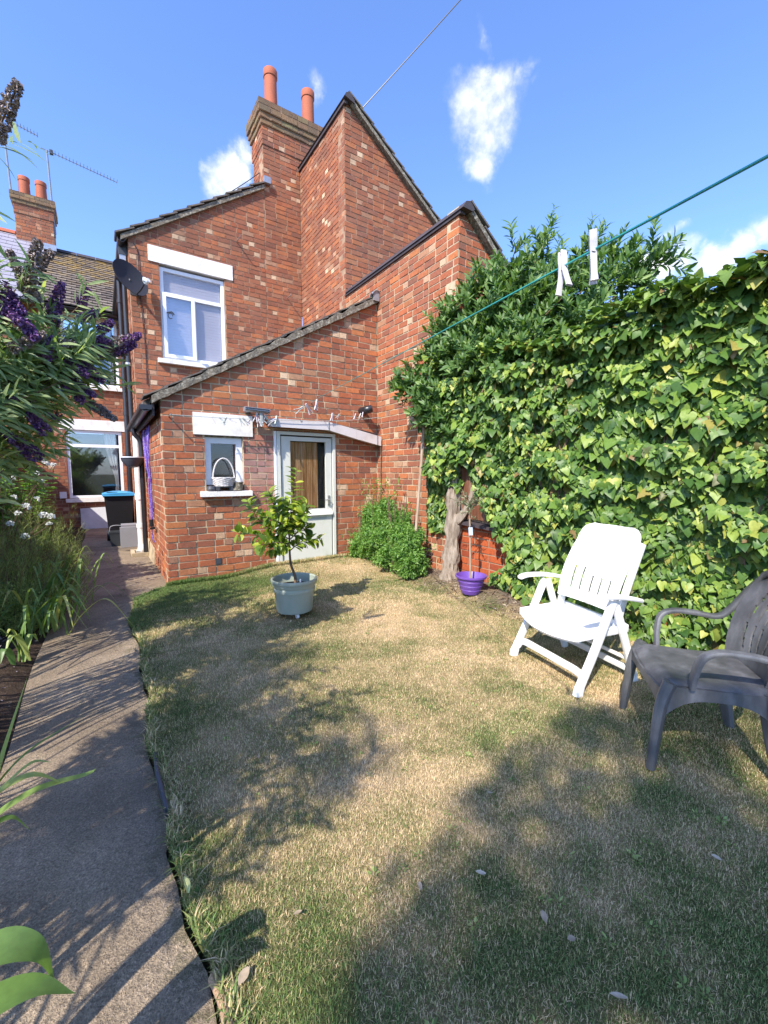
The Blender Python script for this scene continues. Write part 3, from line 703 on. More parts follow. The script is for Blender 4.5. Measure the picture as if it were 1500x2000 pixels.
# ------------------------------------------------------------------ NEXT HOUSE ALONG: slate roof and shared chimney
terr = thing('terraced_house', 'neighbouring terraced house with lilac slate roof and a two-pot brick chimney at far left', 'house')
put('roof', MB().prism([(-7, 11.95, 4.97), (-7, 15.6, 7.72), (-7, 15.6, 7.62), (-7, 11.95, 4.87)], (5.98, 0, 0)), M['slate'], terr)
mb = MB(); rr = random.Random(8)
tr = MB()
for r_ in range(16):
    for c_ in range(12):
        x0 = -3.98 + c_ * .25 + (r_ % 2) * .125
        if x0 > -1.22: continue
        s0, s1 = r_ * .29, r_ * .29 + .33; pr = 2.75 / 3.65; cc, ss = 1 / math.hypot(1, pr), pr / math.hypot(1, pr)
        P = lambda x, s, h: Vector((x, 11.95 + cc * s - ss * h, 4.97 + ss * s + cc * h))
        vs = [P(x0, s0, .014), P(x0 + .245, s0, .014), P(x0 + .245, s1, .002), P(x0, s1, .002), P(x0, s0, .022), P(x0 + .245, s0, .022), P(x0 + .245, s1, .01), P(x0, s1, .01)]
        c = sum(vs, Vector()) / 8
        PIECES.setdefault(terr.name, []).append((terr, M['slate'], c, [v - c for v in vs], [(4, 5, 6, 7), (0, 1, 5, 4), (1, 2, 6, 5), (3, 7, 4, 0)], .03, 'slate'))
finish_pieces(terr, 300, 'slating', ('slate',))
mb = MB()
for k in range(10): mb.shell(lambda u, v: (-5.6 + .4 * k + .39 * v, 15.6 + .12 * math.cos(math.pi * (1 - u)), 7.68 + .11 * math.sin(math.pi * u)), 6, 1, .02)
put('ridge_tiles', mb, M['clay_pot'], terr)
brick_wall(terr, (0, 12.24, 0), X_, FR, [(-7, -.05), (-2.605, -.05), (-2.605, 4.9), (-7, 4.9)], [], thick=.24, bricks=[[(-3.4, 0), (-2.605, 0), (-2.605, 4.9), (-3.4, 4.9)]], seed=60)
tch = MB().box((-1.565, 15.22, 6.6), (-.762, 15.95, 8.12)).box((-1.585, 15.20, 8.122), (-.742, 15.97, 8.36)).box((-1.61, 15.17, 8.362), (-.717, 16.0, 8.45)).box((-1.64, 15.14, 8.452), (-.69, 16.03, 8.63)).build('chimney', M['mortar_far'], terr)
for x0, x1, y0, z0, z1 in ((-1.57, -.757, 15.213, 6.6, 8.12), (-1.59, -.737, 15.193, 8.122, 8.36), (-1.615, -.712, 15.163, 8.362, 8.45), (-1.645, -.685, 15.133, 8.452, 8.63)):
    lay_bricks(terr, tch, (0, y0, z0), X_, FR, [(x0, 0), (x1, 0), (x1, z1 - z0), (x0, z1 - z0)], [], M['brick_moss' if z0 > 8.3 else 'brick_far'], course=.081 if z1 - z0 > .1 else .088, seed=70 + int(z0 * 10), deep=.02)
put('flaunching', MB().hexa([(-1.64, 15.14, 8.632), (-.69, 15.14, 8.632), (-.69, 16.03, 8.632), (-1.64, 16.03, 8.632), (-1.5, 15.35, 8.72), (-.83, 15.35, 8.72), (-.83, 15.85, 8.72), (-1.5, 15.85, 8.72)]), M['verge'], tch)
for cx in (-1.36, -1.0):
    put('chimney_pot', MB().lathe([(.125, 8.66), (.13, 8.75), (.118, 9.12), (.13, 9.13), (.132, 9.22), (.128, 9.23), (.105, 9.23), (.1, 9.0)], 20, (cx, 15.58, 0)), M['clay_pot'], tch)
put('lead_flashing', MB().box((-1.0, 15.05, 7.30), (-.72, 15.19, 7.45)), M['lead'], terr)
finish_pieces(terr)

# ------------------------------------------------------------------ NEIGHBOUR'S TALL GABLE
nb = thing('neighbour_house', 'tall windowless brick gable with a steep single-slope roof right of the chimney', 'house')
def slope2(x): return 7.10 - .70 * (x - 3.52)
brick_wall(nb, (PARTY, 8.141, 0), -Y_, LF, [(0, -.05), (1.793, -.05), (1.793, 7.05), (0, 7.05)], [], thick=.22, bricks=[[(0, 3.3), (1.791, 3.3), (1.791, 7.05), (0, 7.05)]], seed=80, end=.02)
put('wall', MB().box((PARTY + .003, 8.143, 5.0), (3.68, 12.24, 6.9)), M['mortar_far'], nb)
brick_wall(nb, (0, 6.348, 0), X_, FR, [(PARTY + .002, -.05), (6.6, -.05), (6.6, slope2(6.6)), (PARTY + .002, slope2(PARTY))], [], thick=.22, bricks=[[(PARTY + .002, 3.7), (5.75, 3.2), (5.75, slope2(5.75)), (PARTY + .002, slope2(PARTY))]], seed=85)
nroof = MB().prism([(3.52, 6.27, slope2(3.52) + .01), (6.7, 6.27, slope2(6.7) + .01), (6.7, 6.27, slope2(6.7) + .075), (3.52, 6.27, slope2(3.52) + .075)], (0, 6.0, 0)).build('roof', M['verge'], nb)
verge_tiles(nb, nroof, (6.6, slope2(6.6) + .078), (3.50, slope2(3.50) + .078), 6.25, 6.6, 15, M['roof_grey'])
put('coping', MB().box((3.435, 6.30, 7.052), (3.50, 8.3, 7.09)), M['coping_dark'], nb)
put('ridge', MB().prism([(3.42, 6.25, 7.117), (3.60, 6.25, 7.07), (3.60, 6.25, 7.12), (3.51, 6.25, 7.20), (3.45, 6.25, 7.17)], (0, 2.3, 0)), M['coping_dark'], nb)
finish_pieces(nb); finish_pieces(nb, 300, 'roof_tiling', ('tile',))

# ------------------------------------------------------------------ NEIGHBOUR'S OUTHOUSE
no = thing('neighbour_outhouse', 'brick outhouse wall with dark top edge, rising out of the shrub beside the lean-to', 'outhouse')
def slope4(x): return 4.235 - .80 * (x - 3.50)
brick_wall(no, (PARTY, 6.346, 0), -Y_, LF, [(0, -.05), (2.645, -.05), (2.645, 4.16), (0, 4.16)], [], 'brick_near', 'mortar_pale', thick=.2, bricks=[[(0, 3.55), (.956, 3.55), (.956, 4.16), (0, 4.16)], [(.956, 0), (2.643, 0), (2.643, 4.16), (.956, 4.16)]], seed=90, end=.02, joint=.0115)
brick_wall(no, (0, 3.699, 0), X_, FR, [(PARTY + .002, -.05), (5.6, -.05), (5.6, slope4(5.6)), (PARTY + .002, slope4(PARTY))], [], 'brick_near', 'mortar_pale', thick=.2, bricks=[[(PARTY + .002, 1.9), (4.9, 1.9), (4.9, slope4(4.9)), (PARTY + .002, slope4(PARTY))]], seed=95, joint=.0115)
orf = MB().prism([(3.525, 3.62, slope4(3.525) + .012), (5.75, 3.62, slope4(5.75) + .012), (5.75, 3.62, slope4(5.75) + .08), (3.525, 3.62, slope4(3.525) + .08)], (0, 2.6, 0)).build('roof', M['verge'], no)
verge_tiles(no, orf, (5.7, slope4(5.7) + .082), (3.55, slope4(3.55) + .082), 3.60, 4.0, 9, M['roof_grey'])
put('coping', MB().box((3.445, 3.66, 4.162), (3.52, 6.34, 4.192)), M['coping_dark'], no)
put('ridge', MB().prism([(3.43, 3.60, 4.195), (3.58, 3.60, 4.19), (3.61, 3.60, 4.22), (3.55, 3.60, 4.29), (3.48, 3.60, 4.27)], (0, 2.7, 0)), M['coping_dark'], no)
finish_pieces(no); finish_pieces(no, 300, 'roof_tiling', ('tile',))

# ------------------------------------------------------------------ OUR OUTHOUSE (lean-to)
lean = thing('outhouse', 'single-storey brick lean-to with sloping verge, small window and pale green door', 'outhouse')
FY = 5.388
def slope1(x): return 2.118 + .574 * (x - .60)
W1 = (1.035, 1.082, 1.482, 1.745); L1 = (.912, 1.745, 1.60, 2.0); D1 = (1.90, -.06, 2.757, 1.842)
brick_wall(lean, (0, FY, 0), X_, FR, [(.587, -.06), (PARTY - .003, -.06), (PARTY - .003, slope1(PARTY)), (.587, slope1(.587))], [W1, L1, D1], 'brick_lean', 'mortar_pale', thick=.22, seed=101, joint=.0115)
brick_wall(lean, (.585, 8.138, 0), -Y_, LF, [(0, -.06), (2.748, -.06), (2.748, 2.06), (0, 2.06)], [], 'brick_near', 'mortar_pale', thick=.2, seed=111, end=.02, joint=.0115)
put('render_skirt', MB().hexa([(.560, 6.9, -.06), (.60, 6.9, -.06), (.60, 8.0, -.06), (.548, 8.0, -.06), (.578, 6.9, .20), (.60, 6.9, .20), (.60, 8.0, .22), (.578, 8.0, .22)]), M['mortar_pale'], lean)
n_ = 40; pts = []
vb = MB()
vs = []
for i in range(n_ + 1):
    x = .50 + (PARTY - .52) * i / n_; h = .082 + .012 * math.sin(i * 1.7) + .008 * math.sin(i * 4.1); z = slope1(x) + .004 * math.sin(i * 2.3); y = 5.335 + .006 * math.sin(i * 3.3)
    vs += [(x, y, z), (x, y - .004, z + h), (x, 5.62, z + h), (x, 5.62, z)]
fs = [(4 * i + a, 4 * i + b, 4 * i + 4 + b, 4 * i + 4 + a) for i in range(n_) for a, b in ((0, 1), (1, 2), (2, 3), (3, 0))] + [(3, 2, 1, 0), (4 * n_, 4 * n_ + 1, 4 * n_ + 2, 4 * n_ + 3)]
vb.add(vs, fs).build('verge', M['verge'], lean)
lroof = MB().prism([(.43, 5.60, slope1(.43) + .012), (3.45, 5.60, slope1(3.45) + .012), (3.45, 5.60, slope1(3.45) + .088), (.43, 5.60, slope1(.43) + .088)], (0, 2.53, 0)).build('roof', M['roof_grey'], lean)
verge_tiles(lean, lroof, (.46, slope1(.46) + .088), (PARTY - .01, slope1(PARTY - .01) + .088), 5.36, 5.75, 15, M['roof_grey'], .014, drop=.014)
put('lead_flashing', MB().shell(lambda u, v: (3.33 + .12 * u, 5.30 + .12 * v, slope1(3.4) + .10 + .09 * u + .03 * math.sin(v * 5 + u * 4)), 5, 4, .012).box((3.36, 5.315, slope1(3.4) + .03), (3.458, 5.332, slope1(3.4) + .15)), M['lead'], lean)
put('gutter', MB().shell(lambda u, v: (.435 + .06 * math.cos(math.pi * (1 + u)), 5.37 + 2.75 * v, 2.035 - .02 * v + .06 * math.sin(math.pi * (1 + u))), 10, 2, .007).box((.375, 5.362, 1.99), (.495, 5.368, 2.04)), M['black_plastic'], lean)
put('fascia', MB().box((.50, 5.42, 1.93), (.525, 8.1, 2.09)), M['coping_dark'], lean)
put('downpipe', MB().tube(smooth_path([(.435, 7.55, 2.0), (.445, 7.55, 1.88), (.52, 7.55, 1.76), (.52, 7.55, 1.4)], 4), .034, 10).tube([(.52, 7.55, 1.42), (.52, 7.55, .05)], .034, 12), M['black_plastic'], lean)
put('waste_pipe', MB().tube([(.49, 7.95, .10), (.49, 7.95, 1.95)], .052, 14).tube(smooth_path([(.49, 7.95, .12), (.48, 7.92, .04), (.44, 7.85, -.01)], 4), .055, 12).tube([(.49, 7.95, .86), (.49, 7.95, .95)], .064, 14).tube([(.49, 7.95, .40), (.49, 7.95, .46)], .062, 14), M['white_paint'], lean)
put('drain', MB().box((.33, 7.62, -.03), (.585, 7.68, .03)).box((.33, 8.0, -.03), (.585, 8.06, .03)).box((.33, 7.685, -.028), (.38, 7.995, .028)), M['mortar_pale'], lean)
put('lintel', MB().box((L1[0], FY - .016, L1[1]), (L1[2], FY + .16, L1[3])), M['white_paint'], lean)
put('sill', MB().hexa([(.962, 5.315, 1.012), (1.562, 5.315, 1.012), (1.562, 5.49, 1.012), (.962, 5.49, 1.012), (.962, 5.315, 1.072), (1.562, 5.315, 1.072), (1.562, 5.49, 1.080), (.962, 5.49, 1.080)]), M['white_paint'], lean)
w1 = window_panel(lean, 'window', W1[0] + .003, 1.15, W1[2] - .003, W1[3] - .022, FY + .055, .072, .06, M['upvc'])
put('head_strip', MB().box((W1[0] + .003, FY + .03, 1.724), (W1[2] - .003, FY + .11, 1.744)), M['verge'], w1)
put('bottom_rail', MB().box((W1[0] + .003, FY + .05, 1.083), (W1[2] - .003, FY + .12, 1.149)), M['wood_red'], w1)
put('pane', MB().box((W1[0] + .076, FY + .085, 1.223), (W1[2] - .076, FY + .09, 1.65)), M['glass_dull'], w1)
put('screen', MB().box((W1[0] + .004, FY + .13, 1.09), (W1[2] - .004, FY + .15, 1.74)), M['mesh_black'], w1)
put('air_brick', MB().box((1.105, FY - .004, .172), (1.18, FY + .02, .248)).box((1.113, FY - .007, .18), (1.172, FY - .0045, .24)), M['dark_grey'], lean)
# door
dr = MB().box((1.905, FY - .02, -.02), (1.952, FY + .07, 1.835)).box((2.712, FY - .02, -.02), (2.752, FY + .07, 1.835)).box((1.953, FY - .018, 1.795), (2.711, FY + .07, 1.835)).build('door_frame', M['door_green'], lean)
door = MB().box((1.972, FY + .005, .05), (2.095, FY + .05, 1.775)).box((2.615, FY + .005, .05), (2.698, FY + .05, 1.775)).box((2.096, FY + .007, 1.72), (2.614, FY + .05, 1.775)).box((2.096, FY + .007, .68), (2.614, FY + .05, .80)).build('door', M['door_green'], lean)
put('door_panel', MB().box((2.096, FY + .02, .05), (2.614, FY + .04, .678)), M['door_green'], door)
put('kickboard', MB().box((1.99, FY - .004, .045), (2.69, FY + .003, .655)), M['door_green'], door)
put('ledge', MB().hexa([(2.0, FY - .045, .715), (2.69, FY - .045, .715), (2.69, FY + .004, .715), (2.0, FY + .004, .715), (2.0, FY - .04, .75), (2.69, FY - .04, .75), (2.69, FY + .004, .785), (2.0, FY + .004, .785)]), M['white_paint'], door)
for k in range(5):
    put('board', MB().box((2.098 + k * .083, FY + .055, .81), (2.098 + k * .083 + .078, FY + .075 + .004 * (k % 2), 1.71)), M['wood_peel'], door)
put('backing', MB().box((1.96, FY + .12, 0), (2.71, FY + .14, 1.84)), M['mesh_black'], door)
put('pane', MB().box((2.097, FY + .03, .80), (2.613, FY + .035, 1.719)), glass_mat('dusty door glass', (.95, .95, .93), .015), door)
put('handle', MB().box((2.635, FY - .006, .84), (2.665, FY + .004, .98)).tube([(2.65, FY - .002, .92), (2.65, FY - .045, .92), (2.57, FY - .05, .92)], .008, 6), M['steel'], door)
put('pipe_boxing', MB().box((1.868, FY - .022, .1), (1.899, FY - .0, 1.835)), M['upvc'], lean)
# canopy: boxed fascia kinking down to the right
cy0, cy1 = 5.235, 5.386
top = [(1.79, 1.976), (2.588, 1.982), (3.02, 1.905), (3.435, 1.822)]; bot = [(1.79, 1.872), (2.588, 1.872), (3.02, 1.772), (3.435, 1.690)]
segs = []
for i in range(3):
    q = [(top[i][0] + .002, cy0, top[i][1]), (top[i + 1][0], cy0, top[i + 1][1]), (bot[i + 1][0], cy0, bot[i + 1][1]), (bot[i][0] + .002, cy0, bot[i][1])]
    put('canopy_fascia', MB().prism(q, (0, .022, 0)), M['canopy'], lean)
put('canopy', MB().prism([(top[0][0] + .01, cy0 + .0225, top[0][1] - .004)] + [(a, cy0 + .0225, b - .004) for a, b in top[1:]] + [(a, cy0 + .0225, b + .012) for a, b in bot[:0:-1]] + [(bot[0][0] + .01, cy0 + .0225, bot[0][1] + .012)], (0, cy1 - cy0 - .023, 0)), M['canopy'], lean)
put('canopy_joint', MB().box((2.582, cy0 - .006, 1.868), (2.594, cy0 - .0005, 1.984)).box((3.36, cy0 - .006, 1.70), (3.375, cy0 - .0005, 1.838)), M['lead'], lean)
put('canopy_flashing', MB().hexa([(2.60, 5.30, 1.985), (3.44, 5.30, 1.855), (3.44, 5.386, 1.87), (2.60, 5.386, 1.995), (2.60, 5.30, 1.991), (3.44, 5.30, 1.862), (3.44, 5.386, 1.884), (2.60, 5.386, 2.01)]), M['coping_dark'], lean)
put('vent_pipe', MB().tube([(3.19, FY + .05, 2.19), (3.19, FY - .10, 2.19)], .055, 16).tube(smooth_path([(3.19, FY - .07, 2.19), (3.20, FY - .14, 2.195), (3.26, FY - .165, 2.21)], 4), .055, 16), M['black_plastic'], lean)
put('hook', MB().tube([(.66, FY, 1.93), (.66, FY - .14, 1.93), (.67, FY - .15, 1.945)], .007, 6), M['steel'], lean)
put('hook', MB().tube([(2.40, FY, 2.235), (2.40, FY - .05, 2.235), (2.39, FY - .06, 2.25)], .007, 6), M['steel'], lean)
put('support_rope', MB().tube(smooth_path([(3.44, 5.25, 1.70), (3.445, 5.26, 1.3), (3.44, 5.27, .7)], 4), .008, 5), M['stem'], lean)
finish_pieces(lean); finish_pieces(lean, 300, 'roof_tiling', ('tile',))

# ------------------------------------------------------------------ boundary wall below the ivy, boards, side fence
bw = thing('boundary_wall', 'low orange red brick wall bared at the foot of the ivy, beside the purple pot', 'wall')
brick_wall(bw, (PARTY + .01, 3.695, 0), -Y_, LF, [(0, -.08), (6.6, -.08), (6.6, 2.28), (0, 2.28)], [], 'brick_boundary', 'mortar_far', thick=.16, bricks=[[(0, -.05), (1.35, -.05), (1.35, .72), (0, .72)], [(1.352, -.05), (6.5, -.05), (6.5, 2.25), (1.352, 2.25)]], seed=120)
put('capping', MB().prism([(3.39, 3.62, .715), (3.50, 3.62, .735), (3.50, 3.62, .765), (3.39, 3.62, .75)], (0, -.80, -.04)), M['coping_dark'], bw)
finish_pieces(bw)
bp = thing('board_panel', 'red brown weathered boards wedged upright behind the pale trunk', 'wooden panel', (3.43, 3.2, .78))
for k in range(7):
    y0 = .34 - k * .098
    put('board', MB().hexa([(0, y0 - .09, 0), (.022, y0 - .09, 0), (.022, y0, 0), (0, y0, 0), (-.02, y0 - .09, .56 - .06 * k), (.0, y0 - .09, .56 - .06 * k), (.0, y0, .59 - .06 * k), (-.02, y0, .59 - .06 * k)]), M['wood_red'], bp)
fe = thing('side_fence', 'brown close-boarded fence behind the flower bed along the path', 'fence', (-1.42, 3.6, 0))
for k in range(72):
    y0 = k * .12
    put('fence_board', MB().box((0, y0, 0), (.02, y0 + .113, 1.72 + random.uniform(-.01, .01))), M['fence_wood'], fe)
for k in range(5): put('post', MB().box((-.09, k * 2.1, -.05), (-.005, k * 2.1 + .09, 1.75)), M['fence_wood'], fe)
for z in (.4, 1.4): put('rail', MB().box((-.05, .1, z), (-.003, 8.6, z + .08)), M['fence_wood'], fe)

# ------------------------------------------------------------------ fixed to the walls, but things of their own
dish = thing('satellite_dish', 'dark grey satellite dish bracketed to the corner of the rear wing', 'satellite dish', (.50, 7.88, 4.27))
dax = Vector((.50, -.78, .38)).normalized(); du = Vector((0, 0, 1)).cross(dax).normalized(); dv = dax.cross(du)
def dishp(r, a, k=0): return dax * (.22 * (r / .36) ** 2 * .45 + k) + du * (r * math.cos(a)) + dv * (r * 1.06 * math.sin(a))
mb = MB(); vs = []; nr, na = 8, 40
for k in (0, -.008):
    for i in range(nr + 1):
        for j in range(na): vs.append(dishp(.275 * i / nr + .0001, 2 * math.pi * j / na, k))
fs = []
for s in range(2):
    o_ = s * (nr + 1) * na
    fs += [(o_ + i * na + j, o_ + i * na + (j + 1) % na, o_ + (i + 1) * na + (j + 1) % na, o_ + (i + 1) * na + j) for i in range(nr) for j in range(na)]
fs += [(nr * na + j, nr * na + (j + 1) % na, (2 * nr + 1) * na + (j + 1) % na, (2 * nr + 1) * na + j) for j in range(na)]
put('reflector', mb.add(vs, fs, True), M['dish_grey'], dish)
lnb = dax * .32 - dv * .24
put('arm', MB().tube([-dv * .285 + dax * .06, -dv * .28 + dax * .15, lnb - dax * .03], .013, 6), M['black_plastic'], dish)
put('receiver', MB().tube([lnb - dax * .03, lnb + dax * .05], .032, 10).box(tuple(lnb + Vector((-.05, -.03, .0))), tuple(lnb + Vector((-.01, .03, .05)))), M['upvc'], dish)
put('bracket', MB().tube([(0, 0, 0), (.04, .10, -.05), (.08, .21, -.05)], .02, 8).box((.02, .195, -.15), (.14, .21, .05)), M['dark_grey'], dish)

def aerial(name, label, base, top, tip, n):
    t = thing(name, label, 'TV aerial', base, group='aerials on the far chimney')
    b = Vector(base); tp = Vector(top) - b; ti = Vector(tip) - b
    put('mast', MB().tube([(0, 0, 0), tp], .022, 8), M['aerial'], t)
    ax = (ti - tp).normalized(); cr = ax.cross(Vector((0, 0, 1))).normalized(); up = cr.cross(ax)
    put('boom', MB().tube([tp - ax * .12, ti], .011, 6), M['aerial'], t)
    mb = MB(); L = (ti - tp).length
    for k in range(n):
        c = tp + ax * (.1 + (L - .1) * k / (n - 1)); mb.tube([c - cr * .10 + up * .03, c, c + cr * .10 + up * .03], .006, 4)
        mb.tube([c - up * .035, c + up * .035], .009, 4)
    put('element', mb, M['aerial'], t)
    put('clamp', MB().box(tuple(tp + ax * .1 + Vector((-.04, -.04, -.05))), tuple(tp + ax * .1 + Vector((.04, .04, .05)))), M['dark_grey'], t)
aerial('tv_aerial', 'tall TV aerial with long boom pointing right, beside the far chimney', (-.74, 15.3, 7.75), (-.80, 15.3, 9.98), (.80, 15.35, 9.76), 20)
aerial('tv_aerial', 'second TV aerial rising at the left end of the far chimney, behind the purple spike', (-1.62, 15.45, 8.5), (-1.70, 15.45, 10.52), (-.99, 15.45, 10.36), 10)

def wire(name, label, pts, r, mat, cat='cable', group=None):
    o = MB().tube(pts, r, 6).build(name, mat); return tag(o, label, cat, group)
def sag(a, b, s, n=14):
    a, b = Vector(a), Vector(b); return [a + (b - a) * (i / n) - Vector((0, 0, s * 4 * (i / n) * (1 - i / n))) for i in range(n + 1)]
wire('utility_cable', 'thin black cable crossing the sky from the tall gable to upper right', sag((3.70, 6.30, 7.02), (6.2, 4.2, 10.05), .02), .008, M['black_plastic'])
wire('utility_cable', 'thin cable from the roof verge to the chimney side against the small cloud', sag((1.95, 8.3, 6.13), (2.80, 8.35, 6.95), .02), .007, M['black_plastic'])

# ------------------------------------------------------------------ washing lines and pegs
def line_mat():
    return plain('teal washing line cord', (.035, .36, .33), .45, .15, 60)
M['line'] = line_mat(); M['line_grey'] = plain('grey sun-bleached cord', (.36, .38, .36), .6, .1, 30)
A = Vector((.636, .184, 1.652)); B = Vector((2.385, 5.33, 2.245)); d_ = (A - B).normalized(); C = A + d_ * 1.6
def on_line(y): t = (y - B.y) / (A.y - B.y); return B + (A - B) * t
wl_ = thing('washing_line', 'teal washing line slanting down over the lawn to the outhouse wall', 'washing line', tuple(B))
sd = Vector((.012, 0, .006))
put('strand', MB().tube([Vector((0, 0, 0)), C - B], .0021, 6), M['line'], wl_)
put('strand', MB().tube([sd * .2, (C + A) / 2 - B + sd * 1.1], .0018, 6), M['line'], wl_)
wire('washing_line', 'grey washing line strung along the outhouse wall above window and door', sag((.66, 5.24, 1.935), (2.02, 5.21, 1.965), .012, 8) + sag((2.02, 5.21, 1.965), (3.40, 5.21, 2.10), .03, 8), .0035, M['line_grey'], 'washing line')
ORD = ('first', 'second', 'third', 'fourth', 'fifth', 'sixth', 'seventh')
M['peg_white'] = plain('off-white peg plastic', (.56, .53, .57), .45, .05, 20, dirt=(.45, .42, .45), dirt_amt=.3, dscale=40)
M['peg_grey'] = plain('grey green weathered peg plastic', (.42, .46, .44), .5, .1, 20)
def peg(mat, spread=.006):
    t = thing('clothes_peg', '', 'clothes peg')
    for s in (-1, 1):
        # local: x across the jaws, z along the peg (handles down), clipped at z=0
        pts = [(s * .0035, 0, .030), (s * .0046, 0, .018), (s * .0038, 0, .0), (s * .006, 0, -.016), (s * (.009 + spread), 0, -.050)]
        w = [(.0125, .004), (.0125, .0055), (.0115, .006), (.0105, .005), (.013, .0042)]
        put('prong', MB().ribbon(smooth_path(pts, 3), Vector((0, 1, 0)), [w[min(4, i // 3)] for i in range(13)], rnd=.35), mat, t)
    put('spring', MB().tube([(.0075 * math.cos(a), .0035 * math.sin(3 * a), -.004 + .004 * math.sin(a)) for a in np.linspace(0, 6.28, 14)], .0012, 5), M['steel'], t)
    return t
pw = peg(M['peg_white']); pg_ = peg(M['peg_grey'])
first_white, first_grey = [True], [True]
def place_peg(loc, rot, label, group, white=True, s=1.0):
    src, flag = (pw, first_white) if white else (pg_, first_grey)
    t = src if flag[0] else copy_tree(src); flag[0] = False
    t.location = loc; t.rotation_euler = rot; t.scale = (s, s, s); t['label'] = label; t['group'] = group; return t
lz = math.atan2(-d_.x, d_.y)
p1 = on_line(.512); p2 = on_line(.437)
place_peg(p1, (math.radians(6), math.radians(14), 1.25), 'white peg hanging low on the teal line, left one of the near pair', 'pegs on the near teal line', s=1.02)
place_peg(p2, (math.radians(-4), math.radians(-10), .62), 'white splayed peg on the teal line, right one of the near pair', 'pegs on the near teal line', s=1.02)
for i, x in enumerate((1.10, 1.20, 1.24, 1.31, 1.42, 1.47, 1.52)):
    place_peg((x, 5.235, 1.925 - .01 * random.random()), (random.uniform(-.5, .5), random.choice((-1, 1)) * random.uniform(.2, .9), random.uniform(-.6, .6)), ORD[i] + ' peg from the left dangling from the wall line before the small window lintel', 'pegs before the small lintel', i % 3 == 0, 1.3)
for i, (x, z, r) in enumerate(((1.60, 1.99, .2), (1.66, 1.96, -.5), (1.70, 1.98, .7), (1.74, 1.955, -.9), (1.80, 1.94, 1.0), (1.85, 1.96, .5), (1.62, 1.935, -.2))):
    place_peg((x, 5.21, z), (random.uniform(-.4, .4), r, random.uniform(-.7, .7)), ORD[i] + ' pale peg in the tangled bunch between small lintel and door canopy', 'pegs bunched beside the door canopy', i % 2 == 0, 1.7)
place_peg((2.17, 5.20, 2.12), (.1, 1.05, .3), 'green grey peg lying over sideways on the line above the door', 'pegs above the door', False, 1.9)
place_peg((2.27, 5.20, 2.14), (.2, -.75, .2), 'dark-edged peg propped like an inverted V above the door', 'pegs above the door', True, 1.9)
place_peg((2.385, 5.18, 2.20), (.1, .1, .4), 'white peg standing upright at the wall end of the teal line', 'pegs above the door', True, 1.7)
place_peg((2.62, 5.20, 2.06), (.1, .1, .2), 'white peg upright over the canopy kink', 'pegs along the right of the canopy', True, 1.3)
for i, x in enumerate((2.72, 2.98, 3.06, 3.10)):
    place_peg((x, 5.205, 2.075 + .015 * i), (.3, .5 - .4 * (i % 2), .5 * i), ORD[i] + ' small pale peg from the left on the line left of the black vent', 'pegs left of the black vent', i % 2 == 1, 1.0)
reel = thing('line_reel', 'grey retractable line housing fixed above the right end of the small lintel', 'line reel', (1.46, 5.22, 2.06))
put('housing', MB().ribbon([(0, 0, .0), (.30, 0, -.01)], Vector((0, 1, 0)), (.10, .05)), M['lead'], reel)
put('housing_rib', MB().ribbon([(.0, -.055, .012), (.29, -.055, .002)], Vector((0, 1, 0)), (.012, .012)).ribbon([(.0, -.055, -.012), (.29, -.055, -.022)], Vector((0, 1, 0)), (.012, .012)), M['dark_grey'], reel)
put('mounting', MB().box((.05, .05, -.03), (.09, .166, .02)).box((.2, .05, -.03), (.24, .166, .02)), M['dark_grey'], reel)
put('strap', MB().ribbon(smooth_path([(.19, -.03, -.02), (.195, -.035, -.10), (.19, -.03, -.20)], 4), Vector((1, 0, 0)), (.035, .004)), M['line_grey'], reel)

# ------------------------------------------------------------------ by the path: bins, box, panel, hanging things
M['bin_black'] = plain('black bin plastic', (.012, .012, .014), .6, .15, 5, spec=.25)
M['bin_blue'] = plain('bright blue lid plastic', (.06, .33, .60), .35, .06, 5)
M['box_grey'] = plain('grey box plastic', (.27, .27, .29), .5, .06, 5)
M['bin_green'] = plain('dark caddy plastic', (.03, .035, .04), .45, .1, 5)
b_ = thing('wheelie_bin', 'black wheelie bin with bright blue lid at the far end of the path', 'wheelie bin', (.245, 9.6, -.03))
put('body', MB().hexa([(-.18, -.24, .06), (.18, -.24, .06), (.18, .22, .02), (-.18, .22, .02), (-.235, -.31, .90), (.235, -.31, .90), (.235, .29, .90), (-.235, .29, .90)]), M['bin_black'], b_)
put('lid', MB().shell(lambda u, v: (-.262 + .524 * u, -.35 + .68 * v, .925 + .05 * math.sin(math.pi * u) ** .6 * math.sin(math.pi * min(1, v * 1.1 + .02)) ** .5), 14, 10, .012).box((-.262, -.355, .895), (.262, -.34, .925)), M['bin_blue'], b_)
put('rim', MB().box((-.25, -.33, .875), (.25, .30, .90)), M['bin_black'], b_)
put('handle', MB().tube([(-.2, .33, .89), (.2, .33, .89)], .016, 8), M['bin_black'], b_)
put('lid_slot', MB().box((-.19, -.30, .958), (-.02, -.25, .968)), M['dark_grey'], b_)
for sx in (-.22, .16): put('wheel', MB().tube([(sx, .2, .10), (sx + .06, .2, .10)], .10, 20), M['bin_green'], b_)
b2 = thing('storage_box', 'grey plastic box with lid in front of the wheelie bin', 'box', (.395, 8.86, -.03))
put('body', MB().hexa([(-.13, -.13, 0), (.13, -.13, 0), (.13, .13, 0), (-.13, .13, 0), (-.155, -.155, .40), (.155, -.155, .40), (.155, .155, .40), (-.155, .155, .40)]), M['box_grey'], b2)
put('lid', MB().box((-.172, -.172, .402), (.172, .172, .44)), M['box_grey'], b2)
put('badge', MB().lathe([(.018, 0), (.018, .003)], 14, (0, 0, 0)), plain('pale badge', (.6, .58, .35), .5), b2)
b2.children[-1].location = (-.02, -.1475, .27); b2.children[-1].rotation_euler = (math.radians(94), 0, 0)
